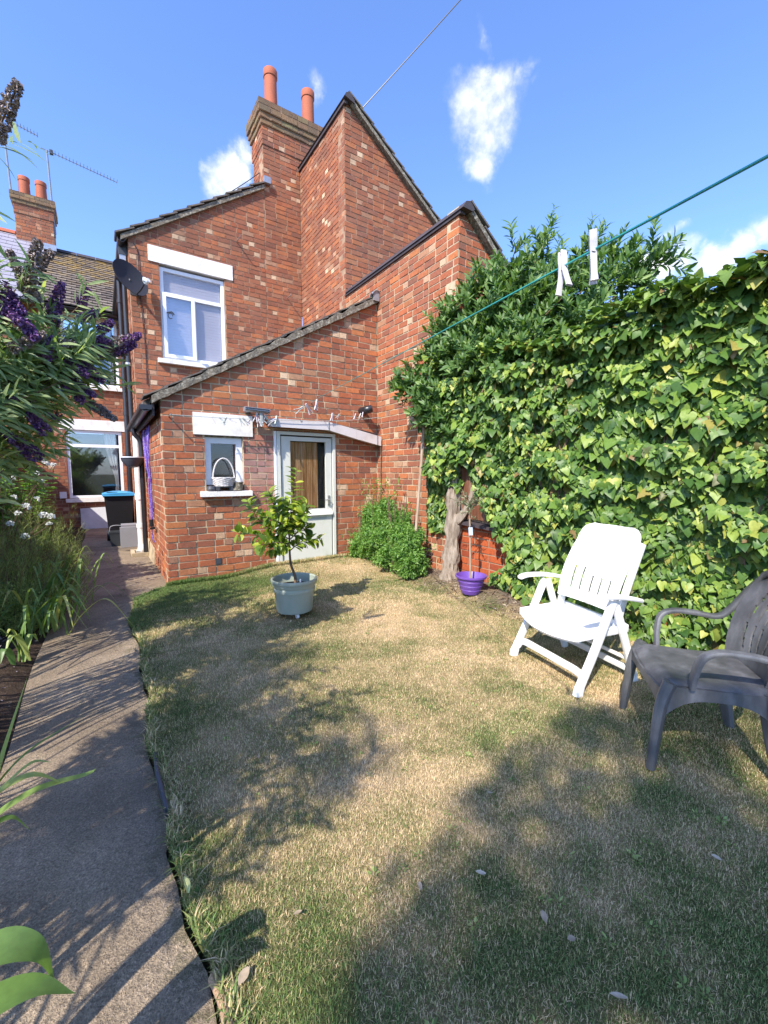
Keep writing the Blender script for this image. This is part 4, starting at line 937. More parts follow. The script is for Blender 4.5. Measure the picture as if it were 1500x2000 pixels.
b3 = thing('food_caddy', 'small dark food caddy tucked before the wheelie bin', 'food caddy', (.17, 9.03, -.03))
put('body', MB().hexa([(-.09, -.09, 0), (.09, -.09, 0), (.09, .09, 0), (-.09, .09, 0), (-.11, -.11, .24), (.11, -.11, .24), (.11, .11, .24), (-.11, .11, .24)]), M['bin_green'], b3)
put('lid', MB().box((-.118, -.118, .242), (.118, .118, .27)), M['bin_green'], b3)
put('handle', MB().tube(smooth_path([(-.11, 0, .24), (-.08, -.02, .36), (.08, -.02, .36), (.11, 0, .24)], 4), .008, 6), M['box_grey'], b3)
pn = MB().hexa([(-.46, 12.08, -.028), (.13, 12.08, -.028), (.13, 12.11, -.028), (-.46, 12.11, -.028), (-.46, 12.19, .45), (.10, 12.19, .47), (.10, 12.22, .47), (-.46, 12.22, .45)]).build('leaning_panel', plain('stained white board', (.50, .52, .55), .6, .15, 4, dirt=(.25, .25, .26), dirt_amt=.5))
tag(pn, 'stained white board leaning below the far kitchen window', 'board')
hp = thing('wall_planter', 'dark half-bowl planter with a white rim hung on the downpipe above the bins', 'planter', (.40, 7.5, 1.50))
put('bowl', MB().lathe([(.03, -.13), (.09, -.11), (.145, -.03), (.155, .02), (.145, .02), (.13, -.03), (.05, -.09)], 24), M['dark_grey'], hp)
put('rim', MB().lathe([(.15, .018), (.165, .02), (.165, .034), (.145, .034)], 24), M['upvc'], hp)
put('soil', MB().lathe([(.001, .005), (.142, .005)], 24), M['soil'], hp)
put('bracket', MB().tube([(.02, .10, -.02), (.09, .06, -.06), (.13, .03, -.06)], .012, 6), M['dark_grey'], hp)
M['purple_rope'] = plain('purple and white twisted cord', (.10, .045, .35), .55, .5, 55, dirt=(.5, .45, .7), dirt_amt=.8, dscale=50)
rp = thing('cord_hank', 'looped purple and white cord hung down the outhouse side wall', 'cord', (.56, 6.75, 1.93))
put('loop', MB().tube(smooth_path([(0, .25, -.02), (-.01, .1, -.25), (0, .0, -.55), (-.02, -.02, -.9), (0, -.06, -1.25), (-.01, -.12, -1.32), (-.01, -.02, -1.22), (.0, .05, -.8), (-.02, .12, -.45), (0, .02, .0), (-.015, -.12, -.3), (0, -.05, -.7), (-.01, -.08, -1.1)], 6), .0095, 7), M['purple_rope'], rp)
put('loop', MB().tube(smooth_path([(0, -.25, .0), (-.02, -.22, -.3), (-.01, -.16, -.7), (0, -.12, -1.15), (-.02, -.1, -1.45), (0, -.14, -1.6)], 5), .009, 7).tube(smooth_path([(-.01, .45, .0), (-.02, .36, -.2), (-.01, .2, -.5), (0, .05, -.8)], 5), .009, 7).tube(smooth_path([(-.01, .6, .0), (-.02, .5, -.25), (-.01, .3, -.55), (0, .12, -.7)], 5), .009, 7), M['purple_rope'], rp)
put('grip', MB().tube([(-.02, -.12, -1.28), (-.02, -.13, -1.38)], .028, 8).tube([(-.03, -.16, -1.40), (-.01, -.30, -1.38)], .018, 8), M['bin_black'], rp)

# ------------------------------------------------------------------ on the window sill
M['wicker'] = plain('white painted wicker', (.62, .60, .60), .8, .25, 55, .8, 120)
bk = thing('wicker_basket', 'white wicker basket with a tall hoop handle on the small sill', 'basket', (1.235, 5.375, 1.135))
vs = []; mb = MB(); na, nl = 40, 9
def bw_(a, z, k): r = .088 + .32 * z + .0035 * (1 if (int(a / (2 * math.pi) * 20) + int(z / .012)) % 2 else -1) - k; return (r * 1.12 * math.cos(a), r * .72 * math.sin(a), z)
mb.shell(lambda u, v: bw_(2 * math.pi * u * .9999, .105 * v, 0), 60, 10, .008).lathe([(.001, 0), (.08, 0), (.08, .006), (.001, .006)], 20)
put('bowl', mb, M['wicker'], bk)
put('handle', MB().tube([(.125 * math.cos(a), 0, .09 + .245 * math.sin(a)) for a in np.linspace(0, math.pi, 22)], .0085, 8), M['wicker'], bk)
put('stand', MB().box((-.10, -.05, -.054), (-.06, .05, -.002)).box((.05, -.05, -.054), (.09, .05, -.002)).box((-.12, -.02, -.02), (.11, .03, -.003)), M['dark_grey'], bk)
pot_w = MB().lathe([(.045, 0), (.052, .03), (.056, .085), (.06, .088), (.06, .10), (.05, .10), (.046, .04)], 20, (1.405, 5.372, 1.082)).build('jar', M['verge']); tag(pot_w, 'pale stone jar at the right end of the small sill', 'jar')
vt = MB().lathe([(.05, 0), (.058, .02), (.05, .05), (.042, .055)], 18, (1.09, 5.385, 1.082)).lathe([(.02, .055), (.03, .07), (.001, .075)], 12, (1.09, 5.385, 1.082)).build('dark_pot', M['dark_grey']); tag(vt, 'small dark lidded pot at the left end of the small sill', 'pot')
st = MB().hexa([(1.31, 5.33, 1.083), (1.40, 5.325, 1.083), (1.39, 5.355, 1.083), (1.33, 5.36, 1.083), (1.32, 5.335, 1.11), (1.38, 5.33, 1.118), (1.38, 5.35, 1.115), (1.335, 5.355, 1.108)]).build('stone', M['verge']); tag(st, 'flat pale stone on the small sill below the jar', 'stone')

# ------------------------------------------------------------------ garden chairs
M['resin_white'] = plain('white resin plastic', (.80, .80, .79), .38, .02, 2, dirt=(.62, .61, .57), dirt_amt=.18, dscale=9)
def resin_dark():
    m, nt, p, out = new_mat('sun-faded charcoal resin'); pos = wpos(nt)
    mp = N(nt, 'ShaderNodeMapping', {'Vector': pos, 'Scale': (9, 9, 3)}).outputs[0]
    n = noise(nt, mp, 1.0, 6, .65); n2 = noise(nt, pos, 45, 5, .7)
    c = ramp(nt, n, [(.3, (.045, .047, .051)), (.5, (.085, .087, .093)), (.72, (.17, .172, .18))])
    c = mixc(nt, ramp(nt, n2, [(.5, (0, 0, 0)), (.8, (.5,) * 3)]), c, (.10, .095, .09))
    nt.links.new(c, p.inputs['Base Color']); p.inputs['Roughness'].default_value = .42; p.inputs['Specular IOR Level'].default_value = .5
    bump(nt, p, n2, .12, .004); return m
M['resin_dark'] = resin_dark()
wc = thing('garden_recliner', 'white plastic reclining garden chair with slotted backrest before the ivy', 'garden chair', (2.318, 1.623, .0), math.radians(-103.355))
R = M['resin_white']
def seat_pt(u, v):
    x = (u - .5) * .50; y = .03 + .37 * v
    e = (2 * u - 1); fr = .055 * (1 - e * e)
    y -= fr * (1 - v) ** 2
    return (x, y, .345 - .008 * v - .034 * (1 - e * e) * (.4 + .6 * math.sin(math.pi * v)) - .045 * max(0, (.18 - v) / .18) ** 2)
sm = MB().shell(seat_pt, 22, 16, .022)
sm.ribbon([(-.255, .02, .335), (-.255, .41, .345)], X_, (.028, .05)).ribbon([(.255, .02, .335), (.255, .41, .345)], X_, (.028, .05)).ribbon([(-.25, .40, .35), (.25, .40, .35)], Y_, (.025, .05))
put('seat', sm, R, wc)
def back_pt(u, v):
    z = .440 + .507 * v; w = .228 + .012 * math.sin(math.pi * v)
    r = .075; t = z - (.947 - r)
    if t > 0: w -= r - math.sqrt(max(0, r * r - t * t)) * 1.0
    x = (2 * u - 1) * max(w, .06)
    y = .335 + .225 * v + .03 * math.sin(math.pi * v) * 0 - .028 * math.sin(math.pi * min(1, v * 1.25)) + .018 * (2 * u - 1) ** 2 * -1
    return (x, y, z)
NU, NV = 46, 60
slots = [int(NU * f) + q for f in (.18, .34, .50, .66, .82) for q in (0, 1)]
def back_hole(i, j):
    if i in slots and 8 <= j <= 8 + (17 if i < NU * .45 else 12): return True
    return False
put('backrest', MB().shell(back_pt, NU, NV, .013, back_hole), R, wc)
put('back_frame', MB().ribbon(smooth_path([(-.236, .345, .34), (-.24, .40, .55), (-.236, .53, .86)], 5), X_, (.022, .05)).ribbon(smooth_path([(.236, .345, .34), (.24, .40, .55), (.236, .53, .86)], 5), X_, (.022, .05)), R, wc)
for s in (-1, 1):
    put('leg', MB().ribbon(smooth_path([(s * .295, 0, .0), (s * .295, .018, .06), (s * .293, .12, .26), (s * .29, .225, .49), (s * .29, .25, .535)], 5), X_, [(.034, .058)] * 5 + [(.032, .05)] * 16), R, wc)
    put('leg', MB().ribbon(smooth_path([(s * .283, .265, .535), (s * .285, .30, .45), (s * .288, .385, .22), (s * .29, .462, .0)], 5), X_, (.028, .046)), R, wc)
    arm = smooth_path([(s * .298, .035, .565), (s * .30, .10, .578), (s * .30, .25, .570), (s * .298, .38, .545), (s * .292, .475, .52)], 5)
    put('armrest', MB().ribbon(arm, X_, [(.035 + .028 * math.sin(math.pi * min(1, (i + 2.5) / (len(arm) + 1))) ** .6, .026) for i in range(len(arm))], rnd=.45), R, wc)
put('rail', MB().ribbon(smooth_path([(-.29, .03, .07), (-.25, .045, .115), (-.1, .05, .118), (.1, .05, .118), (.25, .045, .115), (.29, .03, .07)], 5), Zv, (.045, .026)), R, wc)
put('rail', MB().ribbon([(-.285, .43, .085), (.285, .43, .085)], Zv, (.04, .022)).ribbon([(-.285, .40, .16), (.285, .40, .16)], Zv, (.022, .018)), R, wc)

dc = thing('garden_armchair', 'weathered charcoal plastic stacking armchair at the right edge of the lawn', 'garden chair', (2.162, .957, .0), math.radians(-140.84))
Dk = M['resin_dark']
def dseat(u, v):
    e = 2 * u - 1; x = e * (.235 - .02 * v); y = .02 + .42 * v
    z = .402 - .012 * v - .016 * (1 - e ** 4) * math.sin(math.pi * min(1, v + .15)) - .05 * max(0, (.14 - v) / .14) ** 2 - .02 * max(0, abs(e) - .86) / .14
    return (x, y - .02 * (1 - e * e) * (1 - v), z)
put('seat', MB().shell(dseat, 26, 20, .012), Dk, dc)
put('apron', MB().shell(lambda u, v: ((2 * u - 1) * .238, .012 - .02 * (1 - (2 * u - 1) ** 2), .365 - (.035 + .05 * abs(2 * u - 1) ** 3) * v), 18, 3, .010)
    .shell(lambda u, v: (.236 - .02 * u, .02 + .43 * u, .378 - (.05 + .10 * abs(2 * u - 1) ** 3) * v), 16, 3, .010).shell(lambda u, v: (-.236 + .02 * u, .02 + .43 * u, .378 - (.05 + .10 * abs(2 * u - 1) ** 3) * v), 16, 3, .010)
    .shell(lambda u, v: ((2 * u - 1) * .215, .45, .378 - (.05 + .09 * abs(2 * u - 1) ** 3) * v), 14, 3, .010), Dk, dc)
def dback(u, v):
    e = 2 * u - 1; z = .385 + .43 * v
    w = .165 + .05 * math.sin(math.pi * (.12 + .62 * v)); 
    if v > .8: w *= math.sqrt(max(.02, 1 - ((v - .8) / .235) ** 2))
    return (e * w, .43 + .145 * v - .045 * (1 - e * e) * -.6 - .03 * math.sin(math.pi * v) - .02 * e * e, z)
def dhole(i, j):
    u, v = (i + .5) / 72, (j + .5) / 72; e = 2 * u - 1
    a = abs(e) + .35 * (v - .5) ** 2 * 2
    if .16 < v < .80 and (.13 < a < .20 or .36 < a < .43 or .60 < a < .67) and not .46 < v < .50: return True
    return False
put('backrest', MB().shell(dback, 72, 72, .012, dhole), Dk, dc)
for s in (-1, 1):
    fl = smooth_path([(s * .252, -.012, 0), (s * .246, .0, .15), (s * .235, .02, .30), (s * .225, .05, .392)], 5)
    put('leg', MB().ribbon(fl, Vector((1, -.6, 0)), [(.048 + .045 * (i / 15), .034 + .018 * (i / 15)) for i in range(len(fl))], rnd=.42), Dk, dc)
    rl = smooth_path([(s * .225, .47, 0), (s * .22, .44, .15), (s * .212, .42, .30), (s * .205, .41, .385)], 5)
    put('leg', MB().ribbon(rl, Vector((1, .6, 0)), [(.046 + .045 * (i / 15), .034 + .014 * (i / 15)) for i in range(len(rl))], rnd=.42), Dk, dc)
    ar = smooth_path([(s * .238, .125, .385), (s * .255, .128, .46), (s * .275, .145, .535), (s * .282, .20, .566), (s * .284, .30, .566), (s * .281, .40, .556), (s * .272, .452, .60), (s * .258, .51, .70), (s * .222, .555, .785), (s * .14, .575, .83), (s * .0, .582, .845)], 5)
    sides = []
    for i, p in enumerate(ar):
        k = i / (len(ar) - 1)
        sides.append(Vector((1, 0, 0)) if k < .62 else Vector((1 - (k - .62) * 2.4, 0, (k - .62) * 2.4)))
    put('armrest', MB().ribbon(ar, sides, [(.044, .024)] * len(ar), rnd=.4), Dk, dc)

# ------------------------------------------------------------------ pots
M['pot_sage'] = plain('sage grey plastic pot', (.30, .345, .285), .42, .06, 6, dirt=(.38, .40, .36), dirt_amt=.35, dscale=6)
M['pot_purple'] = plain('purple plastic pot', (.135, .06, .33), .40, .06, 6, dirt=(.28, .2, .5), dirt_amt=.3, dscale=9)
gp = thing('sage_planter', 'large sage grey plastic pot on a castor holding the lemon tree', 'plant pot', (1.412, 3.60, .0))
put('body', MB().lathe([(.12, .045), (.158, .05), (.163, .07), (.176, .22), (.181, .235), (.187, .237), (.188, .262), (.183, .268), (.185, .285), (.196, .29), (.198, .305), (.205, .312), (.209, .33), (.207, .345), (.198, .348), (.188, .34), (.182, .29), (.176, .255), (.001, .254)], 48), M['pot_sage'], gp)
put('soil', MB().lathe([(.001, .272), (.09, .275), (.179, .266)], 28), M['soil'], gp)
for a in (-1.75, .4, 2.5):
    c = (.115 * math.cos(a), .115 * math.sin(a), 0)
    put('castor', MB().tube([(c[0] - .012, c[1], .022), (c[0] + .012, c[1], .022)], .021, 12).box((c[0] - .008, c[1] - .008, .03), (c[0] + .008, c[1] + .008, .05)), M['upvc'], gp)
put('plant_label', MB().hexa([(.02, -.08, .26), (.032, -.08, .26), (.032, -.078, .26), (.02, -.078, .26), (.015, -.095, .35), (.027, -.095, .35), (.027, -.093, .35), (.015, -.093, .35)]), M['upvc'], gp)
pp = thing('purple_pot', 'purple ringed plastic pot with the young olive, at the foot of the trunk', 'plant pot', (3.115, 3.06, .062))
put('body', MB().lathe([(.05, .0), (.088, .0), (.094, .01), (.108, .045), (.106, .05), (.109, .055), (.122, .09), (.120, .095), (.123, .10), (.136, .135), (.134, .14), (.137, .145), (.146, .168), (.158, .17), (.161, .178), (.159, .19), (.150, .192), (.140, .17), (.12, .12), (.001, .118)], 44), M['pot_purple'], pp)
put('soil', MB().lathe([(.001, .125), (.118, .122)], 24), M['soil'], pp)

# ------------------------------------------------------------------ edging stone, cane
es = MB().tube(smooth_path([(.168, .70, -.03), (.178, .82, .005), (.180, .95, .012), (.176, 1.06, -.005)], 5), [.017 + .007 * math.sin(i * .4) for i in range(16)], 8).build('edging_stone', M['mortar_far']); tag(es, 'grey half-round edging stone between path and lawn nearest the viewer', 'edging stone')
es2 = MB().ribbon(smooth_path([(.145, 1.72, -.005), (.135, 1.95, .0), (.14, 2.12, -.008)], 5), X_, (.016, .04)).build('edging_strip', M['dark_grey']); tag(es2, 'dark exposed edging strip along the path where the turf has shrunk back', 'edging strip')
cn = MB().tube(smooth_path([(3.098, 4.02, .05), (3.15, 4.02, .66), (3.215, 4.03, 1.32), (3.288, 4.05, 2.06)], 6), .019, 8).build('garden_cane', M['wood_grey']); tag(cn, 'tall grey brown cane leaning against the tall shrub', 'garden cane')

# ------------------------------------------------------------------ leaves and foliage
def leaf_mat(name, stops, rough=.42, trans=.28, spec=.5, hue_noise=None):
    m, nt, p, out = new_mat(name); pos = wpos(nt)
    c = ramp(nt, rnd_tint(nt), stops)
    c = mixc(nt, .35, c, ramp(nt, noise(nt, pos, 70, 3), [(.3, (.6, .62, .6)), (.7, (1.3, 1.28, 1.2))]), 'MULTIPLY')
    nt.links.new(c, p.inputs['Base Color']); p.inputs['Roughness'].default_value = rough; p.inputs['Specular IOR Level'].default_value = spec
    tr = N(nt, 'ShaderNodeBsdfTranslucent', {'Color': mixc(nt, 1.0, c, (1.5, 1.6, .55), 'MULTIPLY')})
    ms = N(nt, 'ShaderNodeMixShader', {0: trans, 1: p.outputs[0], 2: tr.outputs[0]}); nt.links.new(ms.outputs[0], out.inputs[0]); return m
def tmpl_lance(w=.24, droop=.18, fold=.10, nseg=4):
    """leaf of length 1 along +y, folded on its rib, drooping"""
    vs = []; fs = []
    for i in range(nseg + 1):
        t = i / nseg; h = w / 2 * math.sin(math.pi * min(1, t * .92 + .06)) ** .8 if i < nseg else .004
        z = -droop * t * t
        vs += [(-h, t, z + fold * h * 2), (0, t, z), (h, t, z + fold * h * 2)]
    for i in range(nseg):
        a = i * 3; fs += [(a, a + 1, a + 4, a + 3), (a + 1, a + 2, a + 5, a + 4)]
    return np.array(vs), fs
def tmpl_ivy(k=0):
    half = [(.0, .06), (.16, -.09), (.36, -.06), (.54, .12), (.44, .26), (.27, .36), (.34, .52), (.21, .66), (.09, .84), (.0, 1.0)] if k % 2 == 0 else [(.0, .05), (.2, -.06), (.42, .03), (.47, .22), (.42, .42), (.30, .62), (.14, .86), (.0, 1.0)]
    def z(x, y): return (.24, .10, .32, .16)[k % 4] * abs(x) - (.34, .18, .12, .46)[k % 4] * (y - .2) ** 2 + .06 * math.sin(8 * x + 5 * y + k * 2)
    vs = [(0, .06, 0), (0, .45, z(0, .45)), (0, 1.0, z(0, 1))]; fs = []
    for s in (1, -1):
        b = len(vs); pts = half[1:-1]; vs += [(s * x, y, z(x, y)) for x, y in pts]; n = len(pts); m = n // 2
        ch = [(0, b)] + [(b + i, b + i + 1) for i in range(n - 1)]
        tri = []
        for i in range(m): tri.append((0 if i < 2 else 1, b + i, b + i + 1))
        tri.append((0, b + 2, 1)) if m > 2 else tri.append((0, b + m, 1))
        for i in range(m, n - 1): tri.append((1, b + i, b + i + 1))
        tri.append((1, b + n - 1, 2))
        fs += tri if s == 1 else [t[::-1] for t in tri]
    return np.array(vs), fs
def frames(P, D, Nn, S, W=None):
    """instance frames: P positions, D leaf axis, Nn leaf normal, S length (W width factor) -> (n,3,3) basis"""
    D = D / np.linalg.norm(D, axis=1, keepdims=True)
    side = np.cross(D, Nn); L = np.linalg.norm(side, axis=1, keepdims=True); side = np.where(L > 1e-5, side / np.maximum(L, 1e-9), np.array([[1., 0, 0]]))
    nn = np.cross(side, D)
    W = S if W is None else W
    return np.stack([side * W[:, None], D * S[:, None], nn * S[:, None]], axis=2)
def scatter(name, parent, tmpls, which, P, B, mat, n_ind=0, ind_name='leaf', stuff=True, smooth=True, vis_bias=None):
    """leaves at P with bases B: the n_ind that show largest as objects, the rest joined"""
    n = len(P); ind = np.zeros(n, bool)
    if n_ind:
        sz, ins = view_size(P); sc_ = sz * np.linalg.norm(B[:, :, 1], axis=1) * np.where(ins, 1, .01)
        if vis_bias is not None: sc_ = sc_ * vis_bias
        ind[np.argsort(-sc_)[:n_ind]] = True
        mes = []
        for v, f in tmpls:
            me = bpy.data.meshes.new(ind_name); me.from_pydata([tuple(x) for x in v], [], f); me.polygons.foreach_set('use_smooth', [smooth] * len(f)); me.update(); me.materials.append(mat); mes.append(me)
        for i in np.nonzero(ind)[0]:
            mx = Matrix(np.vstack([np.hstack([B[i], P[i][:, None]]), [0, 0, 0, 1]]).tolist())
            o = bpy.data.objects.new(ind_name, mes[which[i]]); COL.objects.link(o)
            if parent is not None: o.parent = parent; o.matrix_basis = Matrix.Translation(-parent.location) @ mx
            else: o.matrix_basis = mx
    vs, fl, sz_, tt, base = [], [], [], [], 0
    tints = RNG.random(n)
    for k, (tv, tf) in enumerate(tmpls):
        ids = np.nonzero((which == k) & ~ind)[0]
        if not len(ids): continue
        V = np.einsum('nij,vj->nvi', B[ids], tv) + P[ids][:, None, :]
        if parent is not None: V = V - np.array(parent.location)
        m, q = len(ids), len(tv); vs.append(V.reshape(-1, 3)); tt.append(np.repeat(tints[ids], q))
        off = base + np.arange(m) * q
        flat = np.concatenate([np.asarray(f) for f in tf]); lens = np.array([len(f) for f in tf])
        fl.append((off[:, None] + flat[None, :]).ravel()); sz_.append(np.tile(lens, m)); base += m * q
    o = None
    if vs:
        me = mesh_np(name, np.concatenate(vs), np.concatenate(fl), np.concatenate(sz_), mat, np.concatenate(tt), smooth)
        o = link(name, me, parent)
        if stuff: o['kind'] = 'stuff'
    return o
def unit(a): return a / np.maximum(np.linalg.norm(a, axis=-1, keepdims=True), 1e-9)
def rn(n, s=1.0): return RNG.normal(0, s, (n, 3))

M['ivy'] = leaf_mat('ivy leaf', [(0, (.036, .088, .020)), (.3, (.075, .150, .028)), (.58, (.125, .215, .038)), (.82, (.19, .28, .050)), (.93, (.29, .35, .065)), (.965, (.34, .34, .075)), (.98, (.20, .12, .05)), (1, (.045, .10, .022))], .45, .16, .35)
M['bay'] = leaf_mat('narrow glossy leaf', [(0, (.050, .115, .030)), (.5, (.090, .175, .045)), (.85, (.145, .24, .07)), (1, (.20, .29, .08))], .45, .3, .35)
M['budd'] = leaf_mat('grey green felted leaf', [(0, (.15, .22, .10)), (.45, (.24, .33, .155)), (.8, (.34, .43, .22)), (1, (.46, .51, .32))], .6, .48, .35)
M['lemon'] = leaf_mat('lemon leaf', [(0, (.09, .16, .03)), (.45, (.18, .27, .04)), (.75, (.30, .39, .055)), (1, (.50, .54, .075))], .4, .42)
M['jasmine'] = leaf_mat('small bright leaf', [(0, (.07, .17, .034)), (.5, (.15, .30, .06)), (1, (.27, .43, .10))], .5, .4)
M['needle'] = leaf_mat('needle foliage', [(0, (.13, .19, .06)), (.5, (.24, .32, .10)), (1, (.44, .50, .20))], .6, .35, .3)
M['sword'] = leaf_mat('sword leaf', [(0, (.11, .20, .06)), (.5, (.19, .30, .085)), (.85, (.28, .38, .12)), (1, (.46, .46, .16))], .42, .35)
M['olive'] = leaf_mat('olive leaf', [(0, (.12, .16, .085)), (.6, (.20, .245, .14)), (1, (.30, .33, .20))], .55, .2)
M['petal_white'] = plain('white petals', (.78, .79, .74), .7, .05, 20)
M['petal_purple'] = leaf_mat('purple buddleia florets', [(0, (.10, .045, .18)), (.5, (.21, .10, .34)), (.85, (.34, .19, .46)), (1, (.46, .30, .54))], .7, .2, .2)
M['petal_faded'] = leaf_mat('faded florets', [(0, (.20, .165, .19)), (.5, (.34, .28, .30)), (1, (.46, .38, .38))], .9, .1, .2)
LANCE = tmpl_lance(.22, .22, .12); LANCE2 = tmpl_lance(.30, .10, .16); OVAL = tmpl_lance(.50, .16, .12); NEEDLE = tmpl_lance(.11, .05, .0, 1); SMALL = tmpl_lance(.42, .1, .1, 2)

# ---- ivy sheet on the boundary wall
ivy = thing('ivy', 'dense sunlit ivy covering the whole boundary wall on the right', 'ivy', (3.4, 1.2, 0))
def ivy_face(y, z):
    """how far the ivy bulges out from the wall"""
    b = .14 + .05 * np.sin(y * 2.3 + z * 1.1) + .045 * np.sin(z * 3.7 + y * 1.9) + .03 * np.sin(y * 6.1 - z * 4.3)
    b = b + .22 * np.clip((1.15 - y) / 1.6, 0, 1) * np.clip(1.25 - z * .45, .25, 1) + .14 * np.clip((z - 2.05) / .5, 0, 1) * np.clip((1.9 - y) / 1.5, 0, 1)
    b = b - .10 * np.clip((y - 2.6) / 1.2, 0, 1)
    return 3.475 - b
def ivy_top(y): return 2.52 + .07 * np.sin(y * 1.7 + .6) + .05 * np.sin(y * 4.7) + .10 * np.clip((1.0 - y) / 1.5, 0, 1)
def ivy_open(y, z):
    """the bared patch of brick, boards and trunk"""
    a = (y > 2.86 + .10 * np.sin(z * 9)) & (y < 3.62) & (z < 1.36 - .52 * np.clip((3.45 - y) / .42, 0, 1) + .04 * np.sin(y * 17))
    b = (y > 3.42) & (y < 3.75) & (z < 1.22)
    return a | b
n = 34000
y = RNG.uniform(-1.6, 4.15, n); z = RNG.uniform(.02, 2.78, n)
dep = RNG.random(n) ** 1.35 * .15
wk = RNG.uniform(11, 30, 22); wa = RNG.uniform(-.9, .9, 22) + np.pi / 2; wp = RNG.uniform(0, 6.28, 22)
def lumps(y, z): return sum(np.sin(k * (np.cos(a) * y + np.sin(a) * z) + p) for k, a, p in zip(wk, wa, wp)) / 3.3
cl = lumps(y, z)
keep = (z < ivy_top(y)) & ~ivy_open(y, z) & ~((cl < -.55) & (dep < .08) & (RNG.random(n) < .85))
keep &= ~((y > 3.72) & (z < .62))
y, z, dep = y[keep], z[keep], dep[keep]; n = len(y)
x = np.minimum(ivy_face(y, z) + dep - .042 * np.clip(cl[keep], -1.6, 1.6), 3.46)
P = np.stack([x, y, z], 1)
nrm_ = unit(np.array([[-.80, -.25, .66]]) + rn(n, .34)); D = unit(np.array([[-.42, -.12, -.85]]) + rn(n, .36))
S = RNG.uniform(.034, .092, n) * (1 + .18 * np.sin(y * 3 + z * 2)); S[RNG.random(n) < .15] *= 1.3
IVY = [tmpl_ivy(k) for k in range(4)]
scatter('ivy_foliage', ivy, IVY, RNG.integers(0, 4, n), P, frames(P, D, nrm_, S, S * RNG.uniform(.85, 1.1, n)), M['ivy'], 300, 'leaf', vis_bias=np.clip(1.2 - dep * 12, .05, 1.2))
# shaded inner layer against the wall
n = 9000; y = RNG.uniform(-1.6, 4.1, n); z = RNG.uniform(.02, 2.5, n); k = ~ivy_open(y, z) & ~((y > 3.68) & (z < .6)); y, z = y[k], z[k]; n = len(y)
P = np.stack([np.minimum(ivy_face(y, z) + .15, 3.452), y, z], 1); scatter('ivy_foliage', ivy, IVY, RNG.integers(0, 2, n), P, frames(P, unit(np.array([[-.2, 0, -.9]]) + rn(n, .5)), unit(np.array([[-1.0, 0, .3]]) + rn(n, .3)), RNG.uniform(.07, .12, n)), M['ivy'])
# ivy climbing over the upper trunk
n = 1500; y = RNG.uniform(3.30, 4.1, n); z = RNG.uniform(1.02, 2.35, n); k = (z > 1.10 + .4 * np.abs(y - 3.5)) & ((y > 3.5) | (z > 1.42)); y, z = y[k], z[k]; n = len(y); x = 3.27 + .09 * RNG.random(n) + .05 * np.sin(z * 8 + y * 5)
P = np.stack([x, y, z], 1); scatter('ivy_foliage', ivy, IVY, RNG.integers(0, 2, n), P, frames(P, unit(np.array([[-.4, -.2, -.85]]) + rn(n, .38)), unit(np.array([[-.85, -.3, .6]]) + rn(n, .3)), RNG.uniform(.05, .095, n)), M['ivy'])
# top fringe standing above the wall
n = 2600; y = RNG.uniform(-1.6, 4.0, n); t = RNG.uniform(0, 1, n); x = 3.22 + .45 * RNG.random(n); z = ivy_top(y) - .06 + .14 * RNG.random(n) * (1 - abs(x - 3.4) * 1.5)
P = np.stack([x, y, z], 1); scatter('ivy_foliage', ivy, IVY, RNG.integers(0, 2, n), P, frames(P, unit(np.array([[-.6, -.1, -.2]]) + rn(n, .6)), unit(np.array([[-.3, -.1, 1.0]]) + rn(n, .35)), RNG.uniform(.05, .1, n)), M['ivy'])
mb = MB(); rr = random.Random(4)
for k in range(46):
    y0 = rr.uniform(-1.3, 2.6); z0 = rr.uniform(.0, .6); pts = []
    for j in range(7):
        yy = y0 + .12 * math.sin(j * 1.1 + k) + rr.uniform(-.05, .05); zz = z0 + j * .28
        pts.append((float(ivy_face(yy, zz)) + .10, yy, zz))
    mb.tube(smooth_path(pts, 2), .006, 4)
put('stem', mb, M['stem'], ivy).location = -Vector(ivy.location)

rr = random.Random(21)
# ---- tall shrub with the old pale trunk
shrub = thing('tall_shrub', 'tall narrow-leaved evergreen shrub with a pale gnarled trunk, above the ivy', 'shrub', (3.33, 3.60, .08))
def gnarl(pts, r, mb, n=24):
    p = smooth_path(pts, 9); m = len(p); rad = [r[0] + (r[1] - r[0]) * (i / (m - 1)) + .10 * r[0] * math.sin(i * .55) + .07 * r[0] * math.sin(i * .23 + 1) for i in range(m)]
    b = len(mb.v); mb.tube(p, rad, n); 
    for i in range(b, len(mb.v)):
        k = (i - b) % n; f = 1 + .10 * math.sin(k * .79 + (i - b) // n * .22) + .08 * math.sin(k * 2.7 - (i - b) // n * .31) + .06 * math.sin(k * 3.1 + (i - b) // n * .9) + rr.uniform(-.055, .055) ; c = p[min(m - 1, (i - b) // n)]
        v = Vector(mb.v[i]); mb.v[i] = tuple(c + (v - c) * f)
o0 = Vector(shrub.location)
mb = MB(); gnarl([Vector(q) - o0 for q in ((3.31, 3.60, .02), (3.325, 3.60, .22), (3.35, 3.60, .45), (3.375, 3.61, .72), (3.36, 3.61, .98), (3.365, 3.60, 1.22), (3.40, 3.62, 1.5))], (.104, .058), mb); put('trunk', mb, M['bark'], shrub)
mb = MB(); gnarl([Vector(q) - o0 for q in ((3.36, 3.60, .70), (3.42, 3.42, .92), (3.45, 3.36, 1.22), (3.44, 3.33, 1.75))], (.05, .028), mb, 10); put('limb', mb, M['bark'], shrub)
